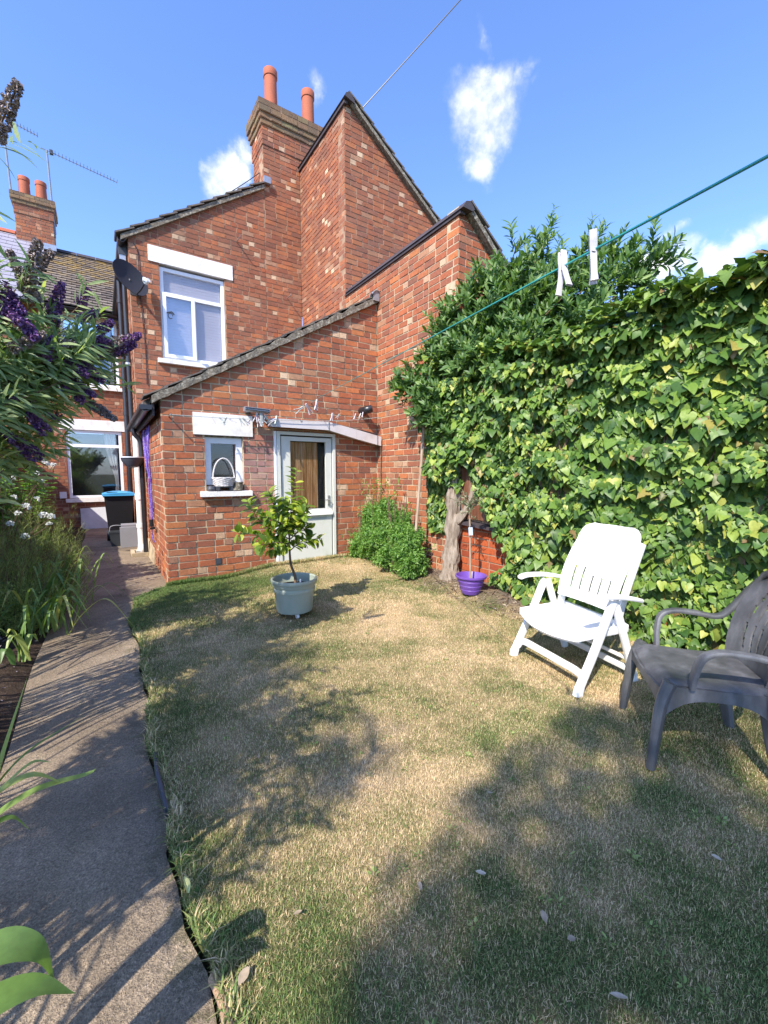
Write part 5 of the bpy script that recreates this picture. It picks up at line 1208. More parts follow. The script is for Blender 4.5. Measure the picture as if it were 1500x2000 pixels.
BOUGHS = [  # tip, spread: leafy boughs reaching out of the trunk
    ((3.62, 3.0, 3.95), .30), ((3.9, 2.85, 4.02), .30), ((4.15, 2.45, 3.82), .30), ((4.2, 2.15, 3.62), .28), ((4.15, 1.85, 3.30), .28), ((4.25, 1.95, 3.05), .28), ((3.55, 3.35, 3.6), .34), ((3.42, 3.45, 3.35), .32),
    ((3.40, 3.75, 3.15), .30), ((3.36, 3.95, 3.0), .26), ((3.33, 4.1, 2.72), .22), ((3.20, 4.25, 2.52), .20), ((3.05, 4.3, 2.40), .16), ((3.22, 3.9, 2.2), .24), ((3.30, 3.75, 2.75), .28), ((3.45, 3.2, 2.9), .36), ((3.55, 2.8, 3.05), .36),
    ((3.65, 2.45, 2.95), .34), ((3.85, 2.1, 2.85), .30), ((3.55, 3.0, 3.4), .36), ((3.8, 2.6, 3.4), .34), ((3.95, 2.35, 3.2), .32), ((3.35, 3.3, 2.5), .32), ((3.40, 2.9, 2.65), .28), ((3.28, 3.72, 1.9), .18), ((3.9, 3.1, 3.5), .3), ((3.75, 3.3, 3.75), .26), ((3.45, 2.6, 2.6), .22), ((3.2, 4.0, 2.0), .16)]
Ps, Ds, Ns = [], [], []; mb = MB()
for tip, sp in BOUGHS:
    tip = Vector(tip); tip.z -= .34 * max(0, tip.z - 3.0); a = Vector((3.36 + rr.uniform(-.03, .07), 3.58 + rr.uniform(-.12, .12), rr.uniform(1.15, 1.9))); mid = a.lerp(tip, .5) + Vector((0, 0, .12))
    pth = smooth_path([a, mid, tip], 8); mb.tube([p - o0 for p in pth], [.022 - .018 * i / 16 for i in range(17)], 5)
    grow = (tip - mid).normalized()
    for tw in range(44 if tip.z > 3.0 else 30):
        k = rr.uniform(.45, 1.0); b = pth[int(k * 16)]
        dirn = (grow * .7 + Vector((rr.gauss(0, .55), rr.gauss(0, .55), rr.gauss(.25, .45)))).normalized(); Lt = sp * rr.uniform(.7, 1.5)
        for j in range(21):
            t = .12 + .88 * j / 21; p = b + dirn * (Lt * t) + Vector((0, 0, -.06 * t * t)); ang = j * 2.4 + tw
            side = dirn.orthogonal().normalized(); side.rotate(Matrix.Rotation(ang, 3, dirn))
            Ps.append(p); Ds.append(dirn * .75 + side * .75 + Vector((0, 0, .1))); Ns.append(dirn * .3 - side * .4 + Vector((-.7, -.35, .55)))
put('branch', mb, M['stem'], shrub)
P, D, Nn = np.array(Ps), np.array(Ds), np.array(Ns); ok = (P[:, 0] < 3.43) | (P[:, 1] < 3.62) | (P[:, 2] > 4.3); P, D, Nn = P[ok], D[ok], Nn[ok]; n = len(P)
S = RNG.uniform(.06, .112, n)
scatter('foliage', shrub, [LANCE2], np.zeros(n, int), P, frames(P, D + rn(n, .15), Nn + rn(n, .25), S), M['bay'], 300)

# ---- low bright bush at the foot of the neighbour's outhouse
bush = thing('green_bush', 'low feathery bright green bush between the door and the pale trunk', 'bush', (3.12, 4.55, .08))
blobs = []; rb = random.Random(31)
for k in range(64):
    yy = rb.uniform(3.92, 5.2); h = .72 - .9 * abs(yy - 4.6) ** 1.5 + rb.uniform(-.1, .16); zz = .10 + max(.15, h) * rb.random() ** .7; q = rb.uniform(.07, .15)
    blobs.append(((3.24 - .32 * (1 - zz / 1.1) * rb.uniform(.3, 1.2), yy, zz), (q, q * rb.uniform(.8, 1.3), q * rb.uniform(.7, 1.2))))
Ps, Ns = [], []
for c, r in blobs:
    m = int(3600 * r[0] * r[1] / .04); u = unit(rn(m)); rad = RNG.random(m) ** .35; lump = 1 + .30 * np.sin(u[:, 0] * 7 + 3 * u[:, 2]) * np.sin(u[:, 1] * 8 + u[:, 2] * 5) + RNG.normal(0, .07, m)
    Ps.append(np.array(c) + u * np.array(r) * (rad * lump)[:, None]); Ns.append(u)
P, U_ = np.concatenate(Ps), np.concatenate(Ns); ok = (P[:, 0] < 3.45) & (P[:, 2] > .04) & (P[:, 1] < 5.36); P, U_ = P[ok], U_[ok]; n = len(P)
scatter('foliage', bush, [SMALL], np.zeros(n, int), P, frames(P, U_ * .6 + rn(n, .7), U_ * .3 + np.array([[-.2, -.2, .8]]) + rn(n, .4), RNG.uniform(.024, .052, n)), M['jasmine'])
mb = MB()
for k in range(60):
    a = Vector((3.15 + rr.uniform(-.2, .2), 4.6 + rr.uniform(-.4, .5), .05)); t_ = a + Vector((rr.uniform(-.12, .1), rr.uniform(-.15, .15), rr.uniform(.4, 1.0)))
    mb.tube([a, a.lerp(t_, .5) + Vector((0, 0, .05)), t_], .004, 4)
put('stem', mb, M['stem'], bush).location = -Vector(bush.location)
Ps = []
for k in range(230):
    c_, r_ = blobs[k % len(blobs)]; a = Vector(c_); d = Vector((rr.gauss(-.45, .6), rr.gauss(-.1, .6), rr.gauss(.55, .5))).normalized(); L = rr.uniform(.12, .34)
    for j in range(30): q = j / 29; Ps.append(a + d * (L * q) + Vector((rr.gauss(0, .022), rr.gauss(0, .022), rr.gauss(0, .022) - .05 * q * q)))
for k in range(12):
    a = Vector((3.26 + rr.uniform(-.1, .08), 4.85 + rr.uniform(-.2, .35), .8))
    for j in range(34): Ps.append(a + Vector((rr.uniform(-.04, .04) + j * .004 * math.sin(k), rr.uniform(-.04, .04) + j * .004 * math.cos(k), j * .013)))
P = np.array(Ps); P = P[(P[:, 0] < 3.45) & (P[:, 2] > .05) & (P[:, 1] < 5.36)]; n = len(P); scatter('shoot', bush, [SMALL], np.zeros(n, int), P, frames(P, rn(n), rn(n, .6) + np.array([[0, 0, 1.0]]), RNG.uniform(.022, .048, n)), M['jasmine'])

# ---- lemon tree
lt = thing('lemon_tree', 'small lemon tree with yellow green leaves growing in the sage pot', 'tree', (1.40, 3.60, .27))
o0 = Vector(lt.location)
put('trunk', MB().tube([Vector(q) - o0 for q in smooth_path([(1.425, 3.60, .26), (1.42, 3.60, .36), (1.385, 3.60, .47), (1.375, 3.60, .60), (1.375, 3.60, .74)], 5)], [.014 - .0003 * i for i in range(21)], 8), M['stem'], lt)
TW = [((1.38, 3.6, .66), (1.20, 3.58, .74), (.92, 3.56, .80)), ((1.38, 3.6, .70), (1.15, 3.66, .86), (1.02, 3.62, 1.05)), ((1.38, 3.6, .74), (1.25, 3.55, .95), (1.18, 3.55, 1.14)), ((1.38, 3.6, .74), (1.40, 3.6, 1.0), (1.455, 3.6, 1.31)), ((1.38, 3.6, .74), (1.46, 3.55, .92), (1.50, 3.5, 1.02)),
      ((1.38, 3.6, .70), (1.50, 3.62, .78), (1.57, 3.6, .78)), ((1.38, 3.6, .6), (1.5, 3.58, .68), (1.66, 3.56, .69)), ((1.38, 3.6, .74), (1.33, 3.7, .92), (1.32, 3.75, 1.06)), ((1.38, 3.6, .66), (1.22, 3.5, .70), (1.05, 3.46, .70)), ((1.38, 3.6, .72), (1.28, 3.52, .86), (1.10, 3.50, .93)), ((1.38, 3.6, .74), (1.43, 3.5, .86), (1.44, 3.42, .95)), ((1.38, 3.6, .74), (1.46, 3.68, .9), (1.5, 3.74, .98)), ((1.38, 3.6, .74), (1.36, 3.58, .9), (1.34, 3.52, 1.04)), ((1.38, 3.6, .62), (1.30, 3.56, .66), (1.16, 3.52, .63))]
mb = MB(); Ps, Ds, Ns = [], [], []
for q in TW:
    p = smooth_path(q, 9); mb.tube([a - o0 for a in p], [.006 - .0002 * i for i in range(len(p))], 5)
    m = len(p)
    for i in range(3, m):
        for rep in range(3):
            g = (p[min(i + 1, m - 1)] - p[i - 1]).normalized(); s = Vector((rr.gauss(0, 1), rr.gauss(0, 1), rr.gauss(.1, .8))); s = (s - g * s.dot(g)).normalized()
            Ps.append(p[i] + s * .006 + g * rr.uniform(-.01, .01)); Ds.append(g * .5 + s + Vector((0, 0, -.1))); Ns.append(Vector((-.2, -.15, 1)) + s * -.4)
put('branch', mb, M['stem'], lt)
P, D, Nn = map(np.array, (Ps, Ds, Ns)); n = len(P); S = RNG.uniform(.055, .11, n)
scatter('foliage', lt, [OVAL], np.zeros(n, int), P, frames(P, D, Nn + rn(n, .3), S), M['lemon'], 300)

# ---- young olive on a clear stem
ol = thing('olive_tree', 'young olive standard with a small grey green head in the purple pot', 'tree', (3.11, 3.06, .18))
put('trunk', MB().tube([(0, 0, 0), (-.012, 0, .25), (-.022, .0, .52), (-.035, 0, .72), (-.04, 0, .86)], [.010, .010, .009, .008, .005], 7), M['wood_grey'], ol)
Ps, Ds = [], []
mb = MB()
for k in range(26):
    b = Vector((-.035, 0, .68 + .18 * rr.random())); e = b + Vector((rr.gauss(0, .085), rr.gauss(0, .085), rr.uniform(-.06, .13))); mb.tube([b, e], .0025, 4)
    for j in range(11):
        Ps.append(b.lerp(e, .3 + .07 * j) + Vector(ol.location)); Ds.append((e - b).normalized() + Vector((rr.gauss(0, .7), rr.gauss(0, .7), rr.gauss(0, .7))))
put('branch', mb, M['stem'], ol)
P, D = np.array(Ps), np.array(Ds); n = len(P); scatter('foliage', ol, [LANCE], np.zeros(n, int), P, frames(P, D, rn(n), RNG.uniform(.025, .05, n)), M['olive'])
put('plant_tag', MB().hexa([(-.055, -.018, .49), (-.010, -.03, .49), (-.009, -.029, .49), (-.054, -.016, .49), (-.06, -.014, .57), (-.012, -.026, .57), (-.011, -.024, .57), (-.058, -.012, .57)]), plain('pale blue plant tag', (.55, .66, .78), .5), ol)
put('tie', MB().tube([(-.022, -.012, .585), (-.035, -.016, .575)], .006, 5), M['dark_grey'], ol)

# ---- buddleia arching over the path from the left
bud = thing('buddleia', 'large buddleia with purple flower spikes arching over the path on the left', 'shrub', (-1.0, 2.7, 0))
o0 = Vector(bud.location)
def spike_mesh(name, L, r, mat, n=230, gap=0.0):
    t = RNG.random(n); a = RNG.uniform(0, 2 * np.pi, n); rad = r * (1 - t) ** .55 * (.55 + .45 * RNG.random(n)) + .002
    P = np.stack([rad * np.cos(a), t * L, rad * np.sin(a)], 1)
    D = np.stack([np.cos(a), .5 + .0 * a, np.sin(a)], 1)
    tv = np.array([[-.5, 0, 0], [0, -.1, .2], [.5, 0, 0], [.35, .8, .1], [-.35, .8, .1], [0, .55, -.3]]); tf = [(0, 1, 4), (1, 2, 3, 4), (3, 4, 5)]
    Bm = frames(P, D, RNG.normal(0, 1, (n, 3)), RNG.uniform(.009, .016, n))
    V = (np.einsum('nij,vj->nvi', Bm, tv) + P[:, None, :]).reshape(-1, 3); off = np.arange(n) * 6
    flat = np.concatenate([np.asarray(f) for f in tf]); fl = (off[:, None] + flat[None, :]).ravel()
    return mesh_np(name, V, fl, np.tile([3, 4, 3], n), mat, np.repeat(RNG.random(n), 6))
SPM = [spike_mesh('flower_spike', .20, .027, M['petal_purple'], 520), spike_mesh('flower_spike', .24, .034, M['petal_purple'], 700), spike_mesh('flower_spike', .19, .022, M['petal_faded'], 420), spike_mesh('flower_spike', .12, .022, M['petal_purple'], 300)]
SPIKES = [  # foot, tip, which
    ((-.235, 1.92, 2.37), (-.155, 1.83, 2.51), 2), ((-.31, 2.38, 2.06), (-.23, 2.34, 1.93), 1), ((-.30, 2.40, 2.02), (-.20, 2.30, 1.85), 0), ((-.33, 2.36, 1.97), (-.24, 2.28, 1.90), 0), ((-.16, 2.60, 1.585), (-.31, 2.42, 1.61), 1),
    ((-.25, 2.60, 1.37), (-.34, 2.45, 1.47), 0), ((-.22, 2.44, 1.87), (-.06, 2.43, 1.88), 2), ((-.14, 2.45, 1.83), (-.03, 2.41, 1.74), 0), ((-.06, 2.46, 1.80), (.03, 2.46, 1.73), 0), ((-.09, 2.50, 1.80), (.0, 2.44, 1.755), 3),
    ((-.03, 2.53, 1.875), (.15, 2.44, 1.95), 2), ((.12, 2.46, 1.93), (.19, 2.42, 1.965), 3), ((.08, 2.50, 1.89), (.17, 2.46, 1.925), 3), ((-.23, 2.39, 2.05), (-.17, 2.32, 2.25), 2), ((-.25, 2.46, 2.12), (-.13, 2.40, 2.25), 2), ((-.20, 2.42, 2.03), (-.27, 2.36, 2.20), 2),
    ((-.12, 2.52, 1.75), (-.06, 2.47, 1.63), 3), ((-.14, 2.50, 1.77), (-.12, 2.46, 1.66), 3), ((-.08, 2.50, 1.71), (-.01, 2.46, 1.66), 3), ((-.06, 2.60, 1.66), (.07, 2.50, 1.56), 2), ((-.05, 2.58, 2.10), (-.01, 2.56, 2.18), 3), ((-.29, 2.34, 1.80), (-.17, 2.32, 1.88), 2),
    ((-.06, 2.55, 2.02), (.02, 2.52, 2.07), 3), ((.02, 2.55, 1.98), (.08, 2.5, 2.03), 3), ((-.40, 2.2, 2.3), (-.34, 2.1, 2.5), 0), ((-.12, 2.55, 1.90), (-.02, 2.5, 1.95), 2)]
Ps, Ds, Ns, BI = [], [], [], []; mb = MB()
def bud_stem(base, tip, n_pairs, leaf_from=.3, r=.007, low=1.0):
    b, t = Vector(base), Vector(tip); mid = b.lerp(t, .55) + Vector((-.12, 0, .28 * (t - b).length * .5)); p = smooth_path([b, mid, t], 12); m = len(p)
    mb.tube([q - o0 for q in p], [r * (1 - .75 * i / m) for i in range(m)], 5)
    for k in range(n_pairs):
        f = leaf_from + (1 - leaf_from) * (k + .5) / n_pairs; i = min(m - 2, int(f * (m - 1))); q = p[i].lerp(p[i + 1], f * (m - 1) - i); g = (p[i + 1] - p[i]).normalized()
        s = g.cross(Vector((0, 0, 1))); s = s.normalized() if s.length > .05 else Vector((1, 0, 0)); s = Matrix.Rotation(k * 1.57 + rr.uniform(-.4, .4), 3, g) @ s
        for sg in (-1, 1):
            Ps.append(q); Ds.append(g * .55 + s * sg * .8 + Vector((.05, -.05, -.5))); Ns.append(Vector((-.25, -.75, .55)) + g * .2)
        if rr.random() < .6:                       # short side shoot
            e = s * rr.choice((-1, 1)); d2 = (g * .6 + e * .7 + Vector((0, 0, .25))).normalized()
            for j in range(5):
                w = q + d2 * (.03 + .03 * j)
                for sg in (-1, 1): Ps.append(w); Ds.append(d2 * .7 + g.cross(d2).normalized() * sg * .6 + Vector((0, 0, -.1))); Ns.append(Vector((-.25, -.75, .6)))
def stem_foot(): return (rr.uniform(-1.25, -.75), rr.uniform(2.3, 3.1), 0)
for foot, tip, k in SPIKES:
    bud_stem(stem_foot(), foot, 13, .45)
    f, t = Vector(foot), Vector(tip); d = (t - f); L = d.length; d.normalize(); q = Vector((0, 1, 0)).rotation_difference(d)
    me = SPM[k]; base_L = (.20, .24, .19, .12)[k]; sc = L / base_L
    mx = Matrix.Translation(f - o0) @ q.to_matrix().to_4x4() @ Matrix.Diagonal((max(.9, min(sc, 1.15)), sc, max(.9, min(sc, 1.15)), 1))
    link('flower_spike', me, bud, mx)
    mb.tube([f - o0, t - o0], .003, 4)
MASS = [((-.62, 2.60, 1.72), (.46, .75, .52), 30), ((-.42, 2.62, 1.45), (.24, .4, .36), 16), ((-.9, 1.55, 1.8), (.36, .5, .4), 20), ((-1.0, 3.45, 1.95), (.38, .6, .55), 42), ((-.28, 2.5, 1.86), (.20, .25, .17), 18), ((-.10, 2.5, 1.80), (.16, .12, .10), 14), ((-.7, 2.5, 2.2), (.35, .4, .2), 4), ((-1.05, .9, 1.9), (.4, .6, .45), 16), ((-1.65, 1.0, 1.95), (.45, .5, .45), 44)]
for c, r, m in MASS:
    for k in range(m):
        u = Vector((rr.gauss(0, 1), rr.gauss(0, 1), rr.gauss(0, 1))).normalized() * rr.random() ** .3
        tip = Vector((c[0] + u.x * r[0], c[1] + u.y * r[1], c[2] + u.z * r[2])); b = Vector((rr.uniform(-1.25, -.8), c[1] + rr.uniform(-.4, .4), 0 if rr.random() < .4 else .6))
        bud_stem(b, tip, 12, .45, .006)
        if rr.random() < .16:
            me = SPM[rr.choice((0, 2, 2, 3))]; d = Vector((rr.gauss(.3, .5), rr.gauss(-.2, .5), rr.gauss(.6, .4))).normalized()
            link('flower_spike', me, bud, Matrix.Translation(tip - o0) @ Vector((0, 1, 0)).rotation_difference(d).to_matrix().to_4x4())
put('stem', mb, M['stem'], bud)
P, D, Nn = map(np.array, (Ps, Ds, Ns)); n = len(P)
xl = -.15 * P[:, 1] + .02
ok = ~((P[:, 1] < 2.05) & (P[:, 0] > -.30 * np.clip(P[:, 1], .6, 9) + .02 + .0 * xl) & (P[:, 2] < 2.3)); P, D, Nn = P[ok], D[ok], Nn[ok]; n = len(P)
scatter('foliage', bud, [tmpl_lance(.17, .25, .12), tmpl_lance(.16, .36, .14)], RNG.integers(0, 2, n), P, frames(P, D + rn(n, .18), Nn + rn(n, .3), RNG.uniform(.05, .105, n)), M['budd'], 300)

# ---- bed along the path
def blade(pts, w, mb, tint, fold=.25):
    p = smooth_path(pts, 6); m = len(p); b = []
    g0 = (p[-1] - p[0]); sd = Vector((g0.y, -g0.x, 0)); sd = sd.normalized() if sd.length > .02 else Vector((1, 0, 0))
    for i, q in enumerate(p):
        t = i / (m - 1); h = w / 2 * (min(1, .55 + t * 1.5) if t < .45 else max(.02, 1 - ((t - .45) / .55) ** 1.8))
        tg = (p[min(i + 1, m - 1)] - p[max(i - 1, 0)]).normalized(); nn = sd.cross(tg).normalized()
        b += [q - sd * h + nn * fold * h, q, q + sd * h + nn * fold * h]
    return mb.add(b, [(3 * i, 3 * i + 1, 3 * i + 4, 3 * i + 3) for i in range(m - 1)] + [(3 * i + 1, 3 * i + 2, 3 * i + 5, 3 * i + 4) for i in range(m - 1)], True, tint)
def clump(name, label, cat, base, n, L, w, arch, lean=(0, 0), spread=.1, group=None, seed=1):
    r = random.Random(seed); t = thing(name, label, cat, base, group=group)
    for k in range(n):
        a = r.uniform(0, 2 * math.pi); l = L * r.uniform(.6, 1.1); out = arch * r.uniform(.5, 1.2); d = Vector((math.cos(a) + lean[0], math.sin(a) + lean[1], 0)).normalized()
        b = Vector((r.gauss(0, spread), r.gauss(0, spread), 0)); z = l * (1 - .35 * out)
        put('leaf', blade([b, b + d * (l * out * .25) + Vector((0, 0, z * .6)), b + d * (l * out * .62) + Vector((0, 0, z)), b + d * (l * out * 1.0) + Vector((0, 0, z * (1.05 - .75 * out)))], w * r.uniform(.7, 1.2), MB(), r.random()), M['sword'], t)
    return t
clump('crocosmia', 'tall sword-leaved clump leaning over the path beyond the arching clump', 'plant', (-.50, 4.85, 0), 60, .62, .024, .60, (.6, -.1), .12, seed=2)
clump('daylily', 'arching strap-leaved clump with yellowing tips spilling onto the path', 'plant', (-.46, 4.35, 0), 48, .50, .026, .95, (.6, -.3), .09, seed=3)
clump('bearded_iris', 'short broad-bladed iris fan by the bed edge, past the bare soil', 'plant', (-.53, 3.72, 0), 7, .30, .040, .6, (.1, -.3), .03, seed=5)
# foreground irises: each blade placed
def irises(name, label, base, blades):
    t = thing(name, label, 'plant', base); b0 = Vector(base)
    for pts, w, tn in blades: put('leaf', blade([Vector(p) - b0 for p in pts], w, MB(), tn, .18), M['sword'], t)
    return t
irises('bearded_iris', 'iris with one tall upright blade at the left edge, midway along the bed', (-.44, 1.75, 0), [
    ([(-.36, 1.44, .02), (-.315, 1.43, .30), (-.262, 1.42, .52), (-.200, 1.48, .735)], .062, .35), ([(-.40, 1.46, .0), (-.33, 1.44, .35), (-.23, 1.42, .53), (-.08, 1.50, .575)], .018, .5)])
irises('bearded_iris', 'iris with narrow blades drooping across the path at lower left', (-.42, 1.30, 0), [
    ([(-.40, 1.26, .25), (-.29, 1.27, .50), (-.19, 1.285, .562), (-.115, 1.27, .520)], .030, .3), ([(-.42, 1.22, .2), (-.30, 1.23, .46), (-.19, 1.26, .53), (-.075, 1.29, .515), (-.050, 1.27, .535)], .026, .55),
    ([(-.41, 1.2, .22), (-.31, 1.22, .45), (-.225, 1.235, .505), (-.183, 1.23, .46)], .024, .45), ([(-.42, 1.3, .1), (-.32, 1.33, .42), (-.2, 1.33, .56), (-.14, 1.31, .565)], .02, .7)])
SC = lambda pts: [tuple(Vector(CAM) + (Vector(q) - Vector(CAM)) * 1.36) for q in pts]
irises('bearded_iris', 'broad bright iris leaves curling in at the lower left corner', (-.47, .86, 0), [
    ([(-.46, .86, .05), *SC([(-.24, .63, .66), (-.15, .625, .735), (-.098, .615, .728), (-.078, .60, .685)])], .072, .28), ([(-.46, .80, .02), *SC([(-.24, .59, .64), (-.16, .595, .694), (-.10, .592, .703), (-.058, .580, .678)])], .064, .72),
    ([(-.49, .95, .1), (-.42, .98, .4), (-.36, 1.0, .6), (-.31, 1.05, .62)], .05, .4)])
# rosemary-like mound
rm = thing('rosemary', 'dark needle-leaved mound spilling from the bed before the kitchen window', 'shrub', (-.75, 5.6, 0))
Ps, Ds = [], []; mb = MB()
for k in range(1150):
    u = Vector((rr.gauss(0, 1), rr.gauss(0, 1), abs(rr.gauss(0, 1)))).normalized() * (.55 + .45 * rr.random())
    cx, cy, rx, ry, rz = rr.choice(((-.58, 5.05, .42, .5, .90), (-.58, 5.05, .42, .5, .90), (-.64, 5.9, .48, .7, 1.0), (-.70, 4.55, .34, .40, .74)))
    b = Vector((cx + u.x * rx, cy + u.y * ry, .03 + u.z * rz)); d = (u * .55 + Vector((.1, -.05, .8))).normalized(); L = rr.uniform(.10, .22)
    mb.tube([b - d * .06, b + d * L], .0014, 3)
    for j in range(20):
        q = b + d * (L * j / 19); e = Vector((rr.gauss(0, 1), rr.gauss(0, 1), rr.gauss(0, 1))); Ps.append(q); Ds.append(d * .8 + e.normalized() * .7)
put('stem', mb, M['stem'], rm).location = -Vector(rm.location)
P, D = np.array(Ps), np.array(Ds); ok = P[:, 0] < -.15; P, D = P[ok], D[ok]; n = len(P); scatter('foliage', rm, [NEEDLE], np.zeros(n, int), P, frames(P, D, rn(n), RNG.uniform(.03, .062, n), RNG.uniform(.06, .10, n)), M['needle'])
# daisies
da = thing('daisy_plant', 'tall leafy plant with white pompom flowers below the buddleia', 'plant', (-.7, 5.3, 0))
Ps, Ds, Ns = [], [], []; mb = MB(); o0 = Vector(da.location)
HEADS = [(-.30, 3.49, 1.36), (-.265, 3.55, 1.345), (-.34, 3.48, 1.29), (-.33, 3.46, 1.25), (-.46, 3.47, 1.26), (-.41, 3.47, 1.08), (-.49, 3.45, .98), (-.29, 3.48, 1.01), (-.33, 3.5, 1.02), (-.30, 3.47, .96), (-.45, 3.46, 1.04), (-.47, 3.5, 1.14), (-.51, 3.5, 1.36), (-.37, 3.6, 1.12), (-.55, 3.6, 1.2), (-.42, 3.42, .90)]
fm = spike_mesh('flower', .03, .028, M['petal_white'], 90)
for h in HEADS:
    h = CAM + (Vector(h) - CAM) * (1.5 if h[2] > 1.1 else 1.34); b = Vector((rr.uniform(-.9, -.6), h.y + rr.uniform(0, .4), 0)); p = smooth_path([b, b.lerp(h, .6) + Vector((-.05, 0, .12)), h], 7); mb.tube([q - o0 for q in p], .004, 4)
    q = Vector((0, 1, 0)).rotation_difference(Vector((rr.gauss(.2, .3), rr.gauss(-.5, .3), .6)).normalized())
    link('flower', fm, da, Matrix.Translation(h - o0) @ q.to_matrix().to_4x4() @ Matrix.Scale(rr.uniform(.7, 1.0), 4))
for k in range(150):
    h = Vector((rr.uniform(-1.1, -.46), rr.uniform(5.5, 6.5), rr.uniform(.5, 1.45))); b = Vector((rr.uniform(-.9, -.5), h.y + rr.uniform(-.1, .2), 0)); p = smooth_path([b, b.lerp(h, .6) + Vector((-.03, 0, .1)), h], 7); mb.tube([q - o0 for q in p], .003, 3)
    for i in range(5, len(p)):
        for j in range(4):
            a = rr.uniform(0, 6.28); Ps.append(p[i]); Ds.append(Vector((math.cos(a), math.sin(a), .25))); Ns.append(Vector((-.1, -.1, 1)))
put('stem', mb, M['stem'], da)
P, D, Nn = map(np.array, (Ps, Ds, Ns)); n = len(P); scatter('foliage', da, [LANCE2, OVAL], RNG.integers(0, 2, n), P, frames(P, D, Nn + rn(n, .4), RNG.uniform(.035, .075, n)), M['jasmine'], 0)
# small yellow-green herb at the bed's edge
hb = thing('edging_herb', 'small yellowish bushy herb under the needle mound', 'plant', (-.62, 4.5, 0))
n = 5200; u = unit(rn(n)); u[:, 2] = np.abs(u[:, 2]); P = np.array([[-.62, 4.5, .02]]) + u * np.array([[.20, .26, .42]]) * (RNG.random((n, 1)) ** .4); scatter('foliage', hb, [SMALL], np.zeros(n, int), P, frames(P, u + rn(n, .6), rn(n, .5) + np.array([[0, -.2, .9]]), RNG.uniform(.012, .028, n)), M['needle'])

# ---- trees behind the viewer whose shade falls over the near lawn
def shade_tree(name, label, base, crown, blobs, n, seed):
    t = thing(name, label, 'tree', base); o0 = Vector(base); mb = MB(); top = Vector(crown) - o0
    mb.tube(smooth_path([(0, 0, 0), top * .5 + Vector((.05, .04, 0)), top], 6), [.07 - .004 * i for i in range(13)], 8); put('trunk', mb, M['bark'], t)
    Ps, Us = [], []
    for c, r in blobs:
        m = int(n * r[0] * r[1] * r[2]); u = unit(rn(m)); Ps.append(np.array(c) + u * np.array(r) * (RNG.random((m, 1)) ** .62 * 1.15)); Us.append(u)
    P, U_ = np.concatenate(Ps), np.concatenate(Us)
    cl = np.sin(P[:, 0] * 6 + np.sin(P[:, 1] * 5)) * np.sin(P[:, 1] * 7 + P[:, 2] * 3); ok = cl > -.38; P, U_ = P[ok], U_[ok]; m = len(P)
    scatter('crown', t, [OVAL], np.zeros(m, int), P, frames(P, U_ + rn(m, .6), rn(m, .6) + np.array([[0, 0, .8]]), RNG.uniform(.06, .10, m)), M['lemon'], stuff=False)
up = -SUN_T / (-SUN_T.z)                                  # one metre higher along the sunbeam
def over(x, y, z): return tuple(Vector((x, y, 0)) + up * z)
shade_tree('garden_tree', 'tall leafy tree behind the viewer shading the near lawn', (-5.6, -3.4, 0), (-5.2, -3.2, 5.6), [
    (over(1.65, .62, 6.6), (.62, .50, .5)), (over(1.0, .60, 6.2), (.52, .40, .45)), (over(1.25, .15, 6.4), (.7, .5, .5)), (over(2.25, .30, 6.9), (.5, .36, .45)), (over(2.1, -.2, 6.9), (.9, .6, .6)), (over(3.0, -.1, 7.2), (.6, .4, .5)),
    (over(.55, -.1, 6.0), (.5, .45, .5)), (over(.66, .74, 6.1), (.26, .24, .26)), (over(.42, .52, 6.0), (.22, .2, .22)), (over(.80, 1.62, 6.4), (.24, .26, .26)), (over(.62, 2.35, 6.5), (.30, .34, .3)), (over(.9, 2.75, 6.7), (.26, .22, .25)), (over(1.5, -.9, 6.4), (1.2, .7, .7)), (over(3.2, -.9, 7.0), (.9, .7, .7)), (over(.2, -1.0, 5.8), (.7, .6, .6)), (over(1.95, 1.02, 6.8), (.26, .20, .3)), (over(1.35, 1.08, 6.6), (.18, .15, .2))], 15000, 3)

